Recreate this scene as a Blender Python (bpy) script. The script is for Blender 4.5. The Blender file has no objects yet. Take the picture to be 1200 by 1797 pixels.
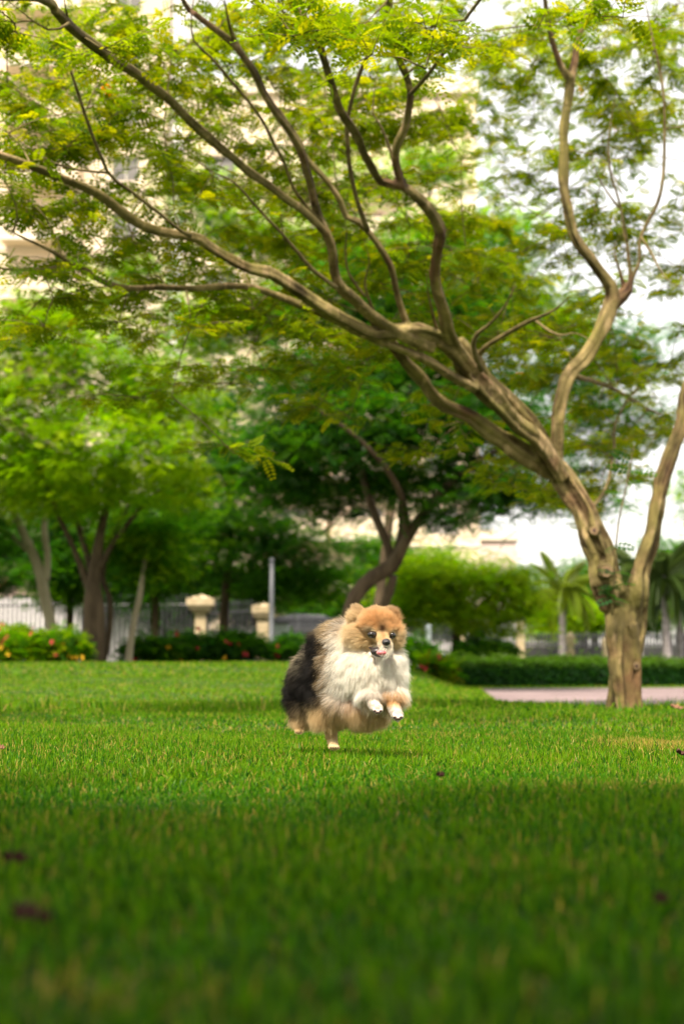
import bpy, bmesh, math, random
import numpy as np
from mathutils import Vector, Matrix, noise as mnoise

random.seed(7)
rng = np.random.default_rng(11)
scene = bpy.context.scene
COL = scene.collection

# ------------------------------------------------------------------ camera, sky, sun, exposure
FOC = 2496.0                       # focal length in photograph pixels (50 mm, 36 mm tall frame)
CAMZ = 0.18
PITCH = math.atan(287.0 / FOC)
cam_data = bpy.data.cameras.new('camera')
cam = bpy.data.objects.new('camera', cam_data)
COL.objects.link(cam)
cam.location = (0, 0, CAMZ)
cam.rotation_euler = (math.pi / 2 + PITCH, 0, 0)
cam_data.sensor_fit = 'VERTICAL'
cam_data.sensor_height = 36.0
cam_data.sensor_width = 24.0
cam_data.lens = 50.0
cam_data.clip_start = 0.05
cam_data.clip_end = 2000
cam_data.dof.use_dof = True
cam_data.dof.focus_distance = 3.12
cam_data.dof.aperture_fstop = 4.2
scene.camera = cam

SUN_DIR = Vector((-0.20, -0.50, 0.84)).normalized()     # towards the sun
elev = math.asin(SUN_DIR.z)
azim = math.atan2(SUN_DIR.x, SUN_DIR.y)
world = bpy.data.worlds.new('World')
scene.world = world
world.use_nodes = True
wn = world.node_tree.nodes
wl = world.node_tree.links
for n in list(wn):
    wn.remove(n)
wout = wn.new('ShaderNodeOutputWorld')
sky = wn.new('ShaderNodeTexSky')
sky.sky_type = 'NISHITA'
sky.sun_disc = False
sky.sun_elevation = elev
sky.sun_rotation = azim
sky.air_density = 1.0
sky.dust_density = 4.0
bg1 = wn.new('ShaderNodeBackground'); bg1.inputs[1].default_value = 0.05
bg2 = wn.new('ShaderNodeBackground')                      # the even white cloud cover
bg2.inputs[0].default_value = (1.0, 0.925, 0.80, 1)
bg2.inputs[1].default_value = 0.60
wadd = wn.new('ShaderNodeAddShader')
wl.new(sky.outputs[0], bg1.inputs[0])
wl.new(bg1.outputs[0], wadd.inputs[0]); wl.new(bg2.outputs[0], wadd.inputs[1])
wl.new(wadd.outputs[0], wout.inputs[0])

sd = bpy.data.lights.new('sun', 'SUN')
sd.energy = 4.2
sd.angle = math.radians(7)
sd.color = (1.0, 0.91, 0.74)
sun = bpy.data.objects.new('sun', sd)
COL.objects.link(sun)
sun.rotation_euler = SUN_DIR.to_track_quat('Z', 'Y').to_euler()

vs = scene.view_settings
vs.view_transform = 'Standard'
vs.look = 'None'
vs.exposure = 1.12
vs.gamma = 1.0
vs.use_curve_mapping = False
scene.render.engine = 'CYCLES'
scene.cycles.use_denoising = True
scene.cycles.max_bounces = 8
scene.cycles.transparent_max_bounces = 8
scene.cycles.sample_clamp_indirect = 6

# ------------------------------------------------------------------ projection helpers
CP, SP = math.cos(PITCH), math.sin(PITCH)
def P(px, py, D):
    """World point that stands D metres ahead in the direction of photo pixel (px, py)."""
    a, b = px - 600.0, -(py - 898.5)
    dy = FOC * CP - b * SP
    dz = FOC * SP + b * CP
    t = D / dy
    return Vector((a * t, D, CAMZ + dz * t))
def S(r, D):
    return r * D / FOC

def sstep(a, b, x):
    t = np.clip((np.asarray(x, float) - a) / (b - a), 0, 1)
    return t * t * (3 - 2 * t)

PATH_Y = [8.1, 8.4, 8.9, 10.5, 13.0, 16.6, 20.5, 24.0]
PATH_X = [3.0, 1.5, 1.18, 1.14, 1.35, 1.65, 2.0, 2.3]
def path_x(y):
    return np.interp(y, PATH_Y, PATH_X)
def near_edge(x):
    """y of the near edge of the path right of the lawn"""
    return 8.15 + 0.06 * np.sin(np.asarray(x) * 1.7)
def far_edge(x):
    return 20.8 + (np.asarray(x) - 2.0) * 0.55

def gz(x, y):
    x = np.asarray(x, float); y = np.asarray(y, float)
    xb = np.interp(y, PATH_Y, PATH_X) - 0.1
    xb = xb + np.maximum(y - 24, 0) * 0.08
    left = sstep(0, 1.3, xb - x)
    mound = 0.37 * sstep(7.5, 22, y) * left
    bump = 0.008 * np.sin(x * 1.9 + 0.7) * np.sin(y * 1.3) + 0.006 * np.sin(x * 4.3 + y * 2.9)
    bump = bump * (1 - sstep(6.8, 7.6, y)) 
    return mound + bump

# ------------------------------------------------------------------ object helpers
def link(o, parent=None):
    COL.objects.link(o)
    if parent is not None:
        o.parent = parent
    return o
def tag(o, label=None, cat=None, group=None, kind=None):
    if label: o['label'] = label
    if cat: o['category'] = cat
    if group: o['group'] = group
    if kind: o['kind'] = kind
    elif cat: o['kind'] = 'thing'
    return o
def thing(name, label, cat, loc=(0, 0, 0), group=None):
    o = bpy.data.objects.new(name, None)
    o.empty_display_size = 0.1
    o.location = loc
    link(o)
    return tag(o, label, cat, group)
def place(o, parent):
    """parent o (built in world coordinates) to a parent that only has a location"""
    COL.objects.link(o)
    if parent is not None:
        o.parent = parent
        def world_of(q):
            m = Matrix.Translation(q.location)
            return m if q.parent is None else world_of(q.parent) @ q.matrix_parent_inverse @ m
        o.matrix_parent_inverse = world_of(parent).inverted()
    return o
def mesh_obj(name, verts, faces, mat, parent=None, smooth=False, tint=None):
    me = bpy.data.meshes.new(name)
    me.from_pydata([tuple(v) for v in verts], [], faces)
    if smooth:
        me.polygons.foreach_set('use_smooth', [True] * len(me.polygons))
    if tint is not None:
        ca = me.color_attributes.new('tint', 'FLOAT_COLOR', 'POINT')
        ca.data.foreach_set('color', np.asarray(tint, np.float32).ravel())
    if mat: me.materials.append(mat)
    me.update()
    o = bpy.data.objects.new(name, me)
    return place(o, parent)
def np_mesh(name, V, F, mat, parent=None, tint=None, smooth=False):
    """V (n,3), F (m,k) arrays"""
    V = np.ascontiguousarray(V, np.float32); F = np.ascontiguousarray(F, np.int32)
    m, k = F.shape
    me = bpy.data.meshes.new(name)
    me.vertices.add(len(V)); me.vertices.foreach_set('co', V.ravel())
    me.loops.add(m * k); me.loops.foreach_set('vertex_index', F.ravel())
    me.polygons.add(m)
    me.polygons.foreach_set('loop_start', np.arange(0, m * k, k, dtype=np.int32))
    me.polygons.foreach_set('loop_total', np.full(m, k, np.int32))
    if smooth:
        me.polygons.foreach_set('use_smooth', np.ones(m, bool))
    me.update(calc_edges=True)
    if tint is not None:
        ca = me.color_attributes.new('tint', 'FLOAT_COLOR', 'POINT')
        ca.data.foreach_set('color', np.ascontiguousarray(tint, np.float32).ravel())
    if mat: me.materials.append(mat)
    o = bpy.data.objects.new(name, me)
    return place(o, parent)

class MB:
    """collects boxes, tubes and lathes"""
    def __init__(s): s.v = []; s.f = []
    def add(s, v, f):
        n = len(s.v); s.v += [tuple(q) for q in v]; s.f += [tuple(i + n for i in q) for q in f]
    def box(s, x0, x1, y0, y1, z0, z1):
        v = [(x, y, z) for z in (z0, z1) for y in (y0, y1) for x in (x0, x1)]
        s.add(v, [(0, 2, 3, 1), (4, 5, 7, 6), (0, 1, 5, 4), (2, 6, 7, 3), (0, 4, 6, 2), (1, 3, 7, 5)])
    def lathe(s, c, prof, n=16):
        v = []; f = []
        for (r, z) in prof:
            for k in range(n):
                a = 2 * math.pi * k / n
                v.append((c[0] + r * math.cos(a), c[1] + r * math.sin(a), c[2] + z))
        for i in range(len(prof) - 1):
            for k in range(n):
                k2 = (k + 1) % n
                f.append((i * n + k, i * n + k2, (i + 1) * n + k2, (i + 1) * n + k))
        f.append(tuple(range(n))[::-1]); f.append(tuple(range((len(prof) - 1) * n, len(prof) * n)))
        s.add(v, f)
    def tube(s, pts, rad, n=8, flute=0.0, seed=0.0):
        pts = [Vector(p) for p in pts]
        v = []; f = []
        prev = None
        for i, p in enumerate(pts):
            t = (pts[min(i + 1, len(pts) - 1)] - pts[max(i - 1, 0)]).normalized()
            if prev is None:
                a = Vector((0, 1, 0)) if abs(t.y) < 0.8 else Vector((1, 0, 0))
                u = (a - t * a.dot(t)).normalized()
            else:
                u = (prev - t * prev.dot(t)).normalized()
            prev = u
            w = t.cross(u)
            for k in range(n):
                a = 2 * math.pi * k / n
                r = rad[i]
                if flute:
                    r *= 1 + flute * (math.sin(3 * a + seed + i * 0.11) * 0.6 + math.sin(5 * a + 2.1 * seed - i * 0.07) * 0.5
                                      + 0.5 * mnoise.noise(Vector((math.cos(a) * 1.5, math.sin(a) * 1.5, i * 0.25 + seed))))
                v.append(p + (u * math.cos(a) + w * math.sin(a)) * r)
        for i in range(len(pts) - 1):
            for k in range(n):
                k2 = (k + 1) % n
                f.append((i * n + k, i * n + k2, (i + 1) * n + k2, (i + 1) * n + k))
        f.append(tuple(range(n))[::-1]); f.append(tuple(range((len(pts) - 1) * n, len(pts) * n)))
        s.add(v, f)
    def build(s, name, mat, parent=None, smooth=False):
        return mesh_obj(name, s.v, s.f, mat, parent, smooth)

def catmull(pts, rad, step):
    """resample a polyline smoothly"""
    P_ = [Vector(p) for p in pts]
    out = []; ro = []
    n = len(P_)
    for i in range(n - 1):
        p0 = P_[max(i - 1, 0)]; p1 = P_[i]; p2 = P_[i + 1]; p3 = P_[min(i + 2, n - 1)]
        k = max(1, int((p2 - p1).length / step))
        for j in range(k):
            t = j / k
            out.append(0.5 * ((2 * p1) + (p2 - p0) * t + (2 * p0 - 5 * p1 + 4 * p2 - p3) * t * t + (3 * p1 - p0 - 3 * p2 + p3) * t ** 3))
            ro.append(rad[i] * (1 - t) + rad[i + 1] * t)
    out.append(P_[-1]); ro.append(rad[-1])
    return out, ro

# ------------------------------------------------------------------ materials
def new_mat(name):
    m = bpy.data.materials.new(name); m.use_nodes = True
    nt = m.node_tree
    for n in list(nt.nodes): nt.nodes.remove(n)
    out = nt.nodes.new('ShaderNodeOutputMaterial')
    return m, nt, out
def surf(name, c1, c2=None, scale=4.0, rough=0.7, bump=0.0, bscale=None, stretch=(1, 1, 1), c3=None, spec=0.3, metallic=0.0):
    m, nt, out = new_mat(name)
    b = nt.nodes.new('ShaderNodeBsdfPrincipled')
    b.inputs['Roughness'].default_value = rough
    b.inputs['Specular IOR Level'].default_value = spec
    b.inputs['Metallic'].default_value = metallic
    nt.links.new(b.outputs[0], out.inputs[0])
    tc = nt.nodes.new('ShaderNodeTexCoord'); mp = nt.nodes.new('ShaderNodeMapping')
    mp.inputs['Scale'].default_value = stretch
    nt.links.new(tc.outputs['Object'], mp.inputs[0])
    nz = nt.nodes.new('ShaderNodeTexNoise'); nz.inputs['Scale'].default_value = scale; nz.inputs['Detail'].default_value = 6
    nt.links.new(mp.outputs[0], nz.inputs[0])
    cr = nt.nodes.new('ShaderNodeValToRGB')
    cr.color_ramp.elements[0].position = 0.35; cr.color_ramp.elements[1].position = 0.65
    cr.color_ramp.elements[0].color = (*c1, 1); cr.color_ramp.elements[1].color = (*(c2 or c1), 1)
    if c3:
        e = cr.color_ramp.elements.new(0.5); e.color = (*c3, 1)
    nt.links.new(nz.outputs[0], cr.inputs[0]); nt.links.new(cr.outputs[0], b.inputs['Base Color'])
    if bump:
        nb = nt.nodes.new('ShaderNodeTexNoise'); nb.inputs['Scale'].default_value = bscale or scale * 4; nb.inputs['Detail'].default_value = 8
        nt.links.new(mp.outputs[0], nb.inputs[0])
        bp = nt.nodes.new('ShaderNodeBump'); bp.inputs['Strength'].default_value = bump; bp.inputs['Distance'].default_value = 0.02
        nt.links.new(nb.outputs[0], bp.inputs['Height']); nt.links.new(bp.outputs[0], b.inputs['Normal'])
    return m
def leaf_mat(name, transl=0.45, mul=(1, 1, 1), tmul=(1.5, 1.25, 0.6), gloss=0.03):
    """leaf of its own colour (attribute tint), letting light through"""
    m, nt, out = new_mat(name)
    at = nt.nodes.new('ShaderNodeAttribute'); at.attribute_name = 'tint'
    def mulc(c):
        x = nt.nodes.new('ShaderNodeMix'); x.data_type = 'RGBA'; x.blend_type = 'MULTIPLY'
        x.inputs[0].default_value = 1.0
        nt.links.new(at.outputs['Color'], x.inputs[6]); x.inputs[7].default_value = (*c, 1)
        return x.outputs[2]
    d = nt.nodes.new('ShaderNodeBsdfDiffuse'); t = nt.nodes.new('ShaderNodeBsdfTranslucent')
    nt.links.new(mulc(mul), d.inputs[0]); nt.links.new(mulc(tmul), t.inputs[0])
    mx = nt.nodes.new('ShaderNodeMixShader'); mx.inputs[0].default_value = transl
    nt.links.new(d.outputs[0], mx.inputs[1]); nt.links.new(t.outputs[0], mx.inputs[2])
    if gloss:
        g = nt.nodes.new('ShaderNodeBsdfGlossy'); g.inputs['Roughness'].default_value = 0.45
        g.inputs['Color'].default_value = (0.9, 0.9, 0.8, 1)
        m2 = nt.nodes.new('ShaderNodeMixShader'); m2.inputs[0].default_value = gloss
        nt.links.new(mx.outputs[0], m2.inputs[1]); nt.links.new(g.outputs[0], m2.inputs[2])
        nt.links.new(m2.outputs[0], out.inputs[0])
    else:
        nt.links.new(mx.outputs[0], out.inputs[0])
    return m

M = {}
M['leaf'] = leaf_mat('leaf', 0.55, tmul=(2.45, 1.95, 0.45), gloss=0.008)
M['leaf_bg'] = leaf_mat('broad_leaf', 0.55, tmul=(1.45, 1.75, 0.4), gloss=0.01)
M['grass'] = leaf_mat('grass_blade', 0.4, tmul=(1.25, 1.3, 0.4), gloss=0.01)
M['lawn'] = surf('lawn_soil', (0.028, 0.05, 0.008), (0.06, 0.095, 0.012), 3.0, 0.95, 0.5, 60, c3=(0.045, 0.065, 0.012))
M['path'] = surf('pink_paving', (0.19, 0.138, 0.14), (0.27, 0.20, 0.205), 1.2, 0.85, 0.2, 30)
def paved(m):
    nt = m.node_tree; b = [n for n in nt.nodes if n.type == 'BSDF_PRINCIPLED'][0]
    src = b.inputs['Base Color'].links[0].from_socket
    tc = nt.nodes.new('ShaderNodeTexCoord'); br_ = nt.nodes.new('ShaderNodeTexBrick')
    br_.inputs['Scale'].default_value = 4.5; br_.inputs['Mortar Size'].default_value = 0.012
    br_.inputs['Color1'].default_value = (1, 1, 1, 1); br_.inputs['Color2'].default_value = (0.8, 0.78, 0.78, 1); br_.inputs['Mortar'].default_value = (0.5, 0.48, 0.45, 1)
    nt.links.new(tc.outputs['Object'], br_.inputs[0])
    st = nt.nodes.new('ShaderNodeTexNoise'); st.inputs['Scale'].default_value = 0.8; st.inputs['Detail'].default_value = 5
    nt.links.new(tc.outputs['Object'], st.inputs[0])
    x = nt.nodes.new('ShaderNodeMix'); x.data_type = 'RGBA'; x.blend_type = 'MULTIPLY'; x.inputs[0].default_value = 1
    nt.links.new(src, x.inputs[6]); nt.links.new(br_.outputs[0], x.inputs[7])
    nt.links.new(x.outputs[2], b.inputs['Base Color'])
paved(M['path'])
M['wood_dark'] = surf('dark_bark', (0.05, 0.034, 0.018), (0.10, 0.07, 0.04), 9, 0.9, 0.6, 30, (1, 1, 0.3))
M['wood_pale'] = surf('pale_bark', (0.25, 0.21, 0.13), (0.36, 0.31, 0.21), 6, 0.9, 0.5, 30, (1, 1, 0.3))
M['palm_bark'] = surf('palm_bark', (0.22, 0.19, 0.19), (0.34, 0.30, 0.30), 5, 0.9, 0.5, 20, (0.4, 0.4, 3))
M['cream'] = surf('cream_render', (0.70, 0.56, 0.40), (0.76, 0.62, 0.46), 0.3, 0.85, 0.1, 12)
M['cream_light'] = surf('pale_render', (0.72, 0.62, 0.50), (0.78, 0.68, 0.56), 0.4, 0.85)
M['white'] = surf('white_render', (0.56, 0.52, 0.53), (0.64, 0.60, 0.60), 0.5, 0.8)
M['stone'] = surf('cream_stone', (0.40, 0.31, 0.19), (0.50, 0.40, 0.26), 5, 0.85, 0.3, 30)
M['iron'] = surf('dark_iron', (0.02, 0.02, 0.025), (0.035, 0.035, 0.04), 8, 0.5, spec=0.5)
M['steel'] = surf('grey_galvanised_steel', (0.085, 0.09, 0.105), (0.12, 0.125, 0.14), 6, 0.5, spec=0.5)
M['cabinet'] = surf('pale_painted_metal', (0.60, 0.66, 0.68), (0.66, 0.72, 0.74), 3, 0.5)
M['frame'] = surf('window_frame', (0.5, 0.46, 0.40), (0.56, 0.52, 0.46), 4, 0.6)
M['glass'] = surf('window_glass', (0.13, 0.12, 0.11), (0.19, 0.175, 0.16), 1, 0.2, spec=0.5)
M['car_glass'] = surf('car_glass', (0.015, 0.017, 0.02), (0.02, 0.022, 0.025), 1, 0.15, spec=0.4)
M['roof'] = surf('clay_roof', (0.28, 0.15, 0.10), (0.36, 0.2, 0.13), 4, 0.9)
M['car'] = surf('dark_car_paint', (0.02, 0.024, 0.03), (0.028, 0.032, 0.04), 2, 0.4, spec=0.3)
M['rubber'] = surf('rubber', (0.02, 0.02, 0.02), None, 8, 0.9)
M['red'] = surf('red_petal', (0.30, 0.018, 0.02), (0.38, 0.03, 0.03), 20, 0.7)
M['yellow'] = surf('yellow_petal', (0.65, 0.36, 0.01), (0.7, 0.42, 0.02), 20, 0.7)
M['dry_leaf'] = surf('dry_leaf', (0.055, 0.02, 0.014), (0.09, 0.032, 0.02), 30, 0.8, 0.3, 90)
M['brown_leaf'] = surf('brown_leaf', (0.16, 0.075, 0.04), (0.24, 0.12, 0.06), 30, 0.8, 0.3, 90)
M['cut_wood'] = surf('cut_wood', (0.17, 0.105, 0.055), (0.27, 0.18, 0.10), 25, 0.9)
M['cut_core'] = surf('rotten_core', (0.05, 0.03, 0.025), (0.09, 0.05, 0.04), 25, 0.9)

def bark_main():
    m, nt, out = new_mat('smooth_olive_bark')
    b = nt.nodes.new('ShaderNodeBsdfPrincipled'); b.inputs['Roughness'].default_value = 0.75
    b.inputs['Specular IOR Level'].default_value = 0.25
    nt.links.new(b.outputs[0], out.inputs[0])
    tc = nt.nodes.new('ShaderNodeTexCoord')
    def nz(scale, det, stretch=(1, 1, 1), rough=0.55):
        mp = nt.nodes.new('ShaderNodeMapping'); mp.inputs['Scale'].default_value = stretch
        nt.links.new(tc.outputs['Object'], mp.inputs[0])
        n = nt.nodes.new('ShaderNodeTexNoise'); n.inputs['Scale'].default_value = scale; n.inputs['Detail'].default_value = det
        n.inputs['Roughness'].default_value = rough
        nt.links.new(mp.outputs[0], n.inputs[0]); return n.outputs[0]
    def ramp(v, stops):
        r = nt.nodes.new('ShaderNodeValToRGB')
        for i, (p, c) in enumerate(stops):
            e = r.color_ramp.elements[i] if i < 2 else r.color_ramp.elements.new(p)
            e.position = p; e.color = (*c, 1)
        nt.links.new(v, r.inputs[0]); return r.outputs[0]
    base = ramp(nz(9, 6, (1, 1, 0.35)), [(0.3, (0.075, 0.054, 0.020)), (0.7, (0.27, 0.205, 0.092)), (0.5, (0.155, 0.118, 0.046))])
    patch = ramp(nz(14, 4, (1, 1, 0.4)), [(0.56, (0, 0, 0)), (0.64, (1, 1, 1))])
    mx = nt.nodes.new('ShaderNodeMix'); mx.data_type = 'RGBA'
    nt.links.new(patch, mx.inputs[0]); nt.links.new(base, mx.inputs[6]); mx.inputs[7].default_value = (0.34, 0.24, 0.13, 1)
    moss = ramp(nz(5, 5), [(0.5, (0, 0, 0)), (0.66, (0.6, 0.6, 0.6))])
    m2 = nt.nodes.new('ShaderNodeMix'); m2.data_type = 'RGBA'
    nt.links.new(moss, m2.inputs[0]); nt.links.new(mx.outputs[2], m2.inputs[6]); m2.inputs[7].default_value = (0.19, 0.165, 0.045, 1)
    red = ramp(nz(3.2, 3), [(0.54, (0, 0, 0)), (0.66, (0.85, 0.85, 0.85))])
    m3 = nt.nodes.new('ShaderNodeMix'); m3.data_type = 'RGBA'
    nt.links.new(red, m3.inputs[0]); nt.links.new(m2.outputs[2], m3.inputs[6]); m3.inputs[7].default_value = (0.13, 0.066, 0.035, 1)
    at = nt.nodes.new('ShaderNodeAttribute'); at.attribute_name = 'tint'
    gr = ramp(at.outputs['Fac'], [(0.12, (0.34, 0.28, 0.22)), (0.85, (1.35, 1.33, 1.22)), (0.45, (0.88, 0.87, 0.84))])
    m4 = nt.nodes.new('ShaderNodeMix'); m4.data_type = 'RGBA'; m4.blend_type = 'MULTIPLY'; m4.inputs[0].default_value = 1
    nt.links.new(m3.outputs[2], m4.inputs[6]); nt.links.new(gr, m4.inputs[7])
    nt.links.new(m4.outputs[2], b.inputs['Base Color'])
    bp = nt.nodes.new('ShaderNodeBump'); bp.inputs['Strength'].default_value = 1.0; bp.inputs['Distance'].default_value = 0.018
    nt.links.new(nz(26, 8, (1, 1, 0.3), 0.65), bp.inputs['Height']); nt.links.new(bp.outputs[0], b.inputs['Normal'])
    return m
M['bark'] = bark_main()
M['twig'] = surf('twig_bark', (0.085, 0.06, 0.022), (0.22, 0.165, 0.07), 14, 0.85, 0.4, 40, c3=(0.14, 0.105, 0.04))

# ------------------------------------------------------------------ ground
def axis(vals):
    out = []
    for a, b, st in vals:
        out += list(np.arange(a, b, st))
    return np.array(out + [vals[-1][1]])
gx = axis([(-400, -40, 40), (-40, -10, 3), (-10, -3, 0.5), (-3, 4, 0.12), (4, 12, 0.5), (12, 40, 4), (40, 400, 40)])
gy = axis([(-60, -4, 4), (-4, 0, 0.3), (0, 10, 0.12), (10, 30, 0.3), (30, 60, 2), (60, 700, 40)])
X, Y = np.meshgrid(gx, gy)
Z = gz(X, Y)
onpath = (X > path_x(Y) - 0.0) & (Y > near_edge(X)) & (Y < far_edge(X))
Z = Z - 0.03 * onpath
ny_, nx_ = X.shape
idx = np.arange(nx_ * ny_).reshape(ny_, nx_)
F = np.stack([idx[:-1, :-1], idx[:-1, 1:], idx[1:, 1:], idx[1:, :-1]], -1).reshape(-1, 4)
lawn = np_mesh('lawn', np.stack([X, Y, Z], -1).reshape(-1, 3), F, M['lawn'], smooth=True)
tag(lawn, kind='structure')

ys = np.linspace(8.15, 30, 70)
pv = []; pf = []
for y in ys:
    xl = float(path_x(y)) + (0.0 if y < 24 else 0)
    for k in range(25):
        x = xl + (k / 24) ** 2 * 16
        yy = min(y, float(far_edge(x)))
        yy = max(yy, float(near_edge(x)))
        pv.append((x, yy, -0.012))
for i in range(len(ys) - 1):
    for k in range(24):
        pf.append((i * 25 + k, i * 25 + k + 1, (i + 1) * 25 + k + 1, (i + 1) * 25 + k))
path = mesh_obj('path', pv, pf, M['path'])
tag(path, kind='structure')

# ------------------------------------------------------------------ grass blades
def lowfreq(x, y, s, seed):
    return (np.sin(x * s + seed) * np.cos(y * s * 1.13 + 2.3 * seed) + np.sin((x + y) * s * 0.73 + 1.7 * seed) * 0.7
            + np.sin((x * 0.6 - y) * s * 1.9 + seed * 3.1) * 0.5) / 2.2
def grass_band(n, y0, y1, hmin, hmax, w, side=0.30, pad=0.35):
    y = np.sqrt(rng.random(n) * (y1 ** 2 - y0 ** 2) + y0 ** 2)
    x = (rng.random(n) * 2 - 1) * (side * y + pad)
    keep = ~((x > path_x(y) - 0.02) & (y > near_edge(x)) & (y < far_edge(x)))
    keep &= (np.hypot(x - TREE_X, y - TREE_Y) > 0.085)
    x = x[keep]; y = y[keep]; n = len(x)
    pn = lowfreq(x, y, 2.6, 1.0) + 0.6 * lowfreq(x, y, 8.0, 4.0)
    h = hmin + (hmax - hmin) * rng.random(n) ** 1.5
    h *= 1 + 0.38 * pn
    edge = np.exp(-((y - near_edge(x) + 0.15) / 0.22) ** 2) * (x > path_x(y) - 0.6)
    h *= 1 + 0.9 * edge * rng.random(n) ** 2
    az = rng.random(n) * 2 * np.pi
    lean = rng.random(n) ** 1.2 * 1.25
    face = rng.random(n) * 2 * np.pi
    z = gz(x, y) - 0.003
    ww = w * (0.6 + 0.8 * rng.random(n))
    wx = np.cos(face) * ww / 2; wy = np.sin(face) * ww / 2
    V = np.zeros((n, 5, 3), np.float32)
    for k, (fr, wf) in enumerate([(0, 1.0), (0.55, 0.85)]):
        bend = lean * fr ** 1.6 * h
        cx = x + np.cos(az) * bend; cy = y + np.sin(az) * bend; cz = z + h * fr * (1 - 0.25 * lean * fr)
        V[:, 2 * k, 0] = cx - wx * wf; V[:, 2 * k, 1] = cy - wy * wf; V[:, 2 * k, 2] = cz
        V[:, 2 * k + 1, 0] = cx + wx * wf; V[:, 2 * k + 1, 1] = cy + wy * wf; V[:, 2 * k + 1, 2] = cz
    V[:, 4, 0] = x + np.cos(az) * lean * h; V[:, 4, 1] = y + np.sin(az) * lean * h; V[:, 4, 2] = z + h * (1 - 0.42 * lean)
    b = np.arange(n) * 5
    T = np.concatenate([np.stack([b, b + 1, b + 3], 1), np.stack([b, b + 3, b + 2], 1), np.stack([b + 2, b + 3, b + 4], 1)])
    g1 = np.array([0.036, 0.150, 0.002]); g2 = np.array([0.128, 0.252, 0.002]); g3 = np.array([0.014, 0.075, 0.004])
    u = np.clip(0.48 + 0.22 * sstep(4, 9, y) + 0.35 * pn + 0.3 * rng.normal(size=n), 0, 1)[:, None]  # far blades: the brightness of a grazing view is put into their colour
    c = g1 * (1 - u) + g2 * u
    dk = (rng.random(n) < 0.22)[:, None]
    c = np.where(dk, g3, c)
    dry = np.exp(-(((x - 0.80) / 0.13) ** 2 + ((y - 3.72) / 0.33) ** 2)) * 0.6 + np.exp(-(((x + 0.12) / 0.06) ** 2 + ((y - 0.78) / 0.05) ** 2)) * 0.3
    pd = 0.05 + 0.05 * sstep(1.2, 2.4, y) + 0.10 * (lowfreq(x, y, 5.5, 9.0) > 0.45) + dry
    straw = (rng.random(n) < pd)[:, None]
    sc = np.array([0.34, 0.27, 0.065]) * (0.6 + 0.6 * rng.random((n, 1)))
    c = np.where(straw, sc, c)
    c = c * (0.8 + 0.4 * rng.random((n, 1)))
    # blades yellow a little towards the tip
    tint = np.ones((n, 5, 4), np.float32)
    for k, fr in enumerate([0, 0, 0.55, 0.55, 1]):
        tint[:, k, :3] = c * np.array([0.85 + 0.35 * fr, 0.95 + 0.15 * fr, 1.0])
    return V.reshape(-1, 3), T, tint.reshape(-1, 4)

TREE_D = 7.45
tb = P(1094, 1245, TREE_D)
TREE_X, TREE_Y = tb.x, tb.y
Vs, Ts, Cs = [], [], []
off = 0
EDGE = (3500, 6.9, 8.3, 0.035, 0.085, 0.006, 0.30)
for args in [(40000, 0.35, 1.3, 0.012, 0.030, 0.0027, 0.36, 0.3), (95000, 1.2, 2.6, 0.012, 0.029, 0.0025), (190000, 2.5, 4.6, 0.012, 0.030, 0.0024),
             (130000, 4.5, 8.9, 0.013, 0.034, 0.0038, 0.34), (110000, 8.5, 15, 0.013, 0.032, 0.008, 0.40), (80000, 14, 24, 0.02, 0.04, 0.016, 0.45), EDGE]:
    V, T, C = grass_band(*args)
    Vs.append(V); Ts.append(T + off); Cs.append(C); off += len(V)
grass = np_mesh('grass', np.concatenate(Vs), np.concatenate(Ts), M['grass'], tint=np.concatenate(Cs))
tag(grass, 'short green lawn grass with straw coloured blades under the dog', 'grass', kind='stuff')

# ------------------------------------------------------------------ leaf sprays
def rot_from(dirs, ups):
    d = dirs / np.linalg.norm(dirs, axis=1, keepdims=True)
    s = np.cross(d, ups); s /= np.linalg.norm(s, axis=1, keepdims=True) + 1e-9
    u = np.cross(s, d)
    return d, s, u
def spray_template(pairs, L, lw, ll, droop=0.25):
    """pinnate leaf along +x: quads as local (along, side, up)"""
    q = []
    for i in range(pairs):
        t = (i + 0.6) / pairs
        x = t * L; z = -droop * L * t * t
        s_ = ll * (0.65 + 0.6 * math.sin(math.pi * min(1, t * 0.9 + 0.1)))
        for sg in (-1, 1):
            a = (x, 0, z); tip = (x + s_ * 0.45, sg * s_ * 0.9, z - 0.12 * s_)
            m = ((a[0] + tip[0]) / 2, (a[1] + tip[1]) / 2, z + 0.03 * s_)
            pw = (-0.9 * lw / 2, sg * 0.45 * lw / 2 * -1)
            q.append([a, (m[0] + lw / 2 * 0.9, m[1] - sg * lw / 2 * 0.45, m[2]), tip, (m[0] - lw / 2 * 0.9, m[1] + sg * lw / 2 * 0.45, m[2])])
    return np.array(q)            # (2*pairs, 4, 3)
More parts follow.
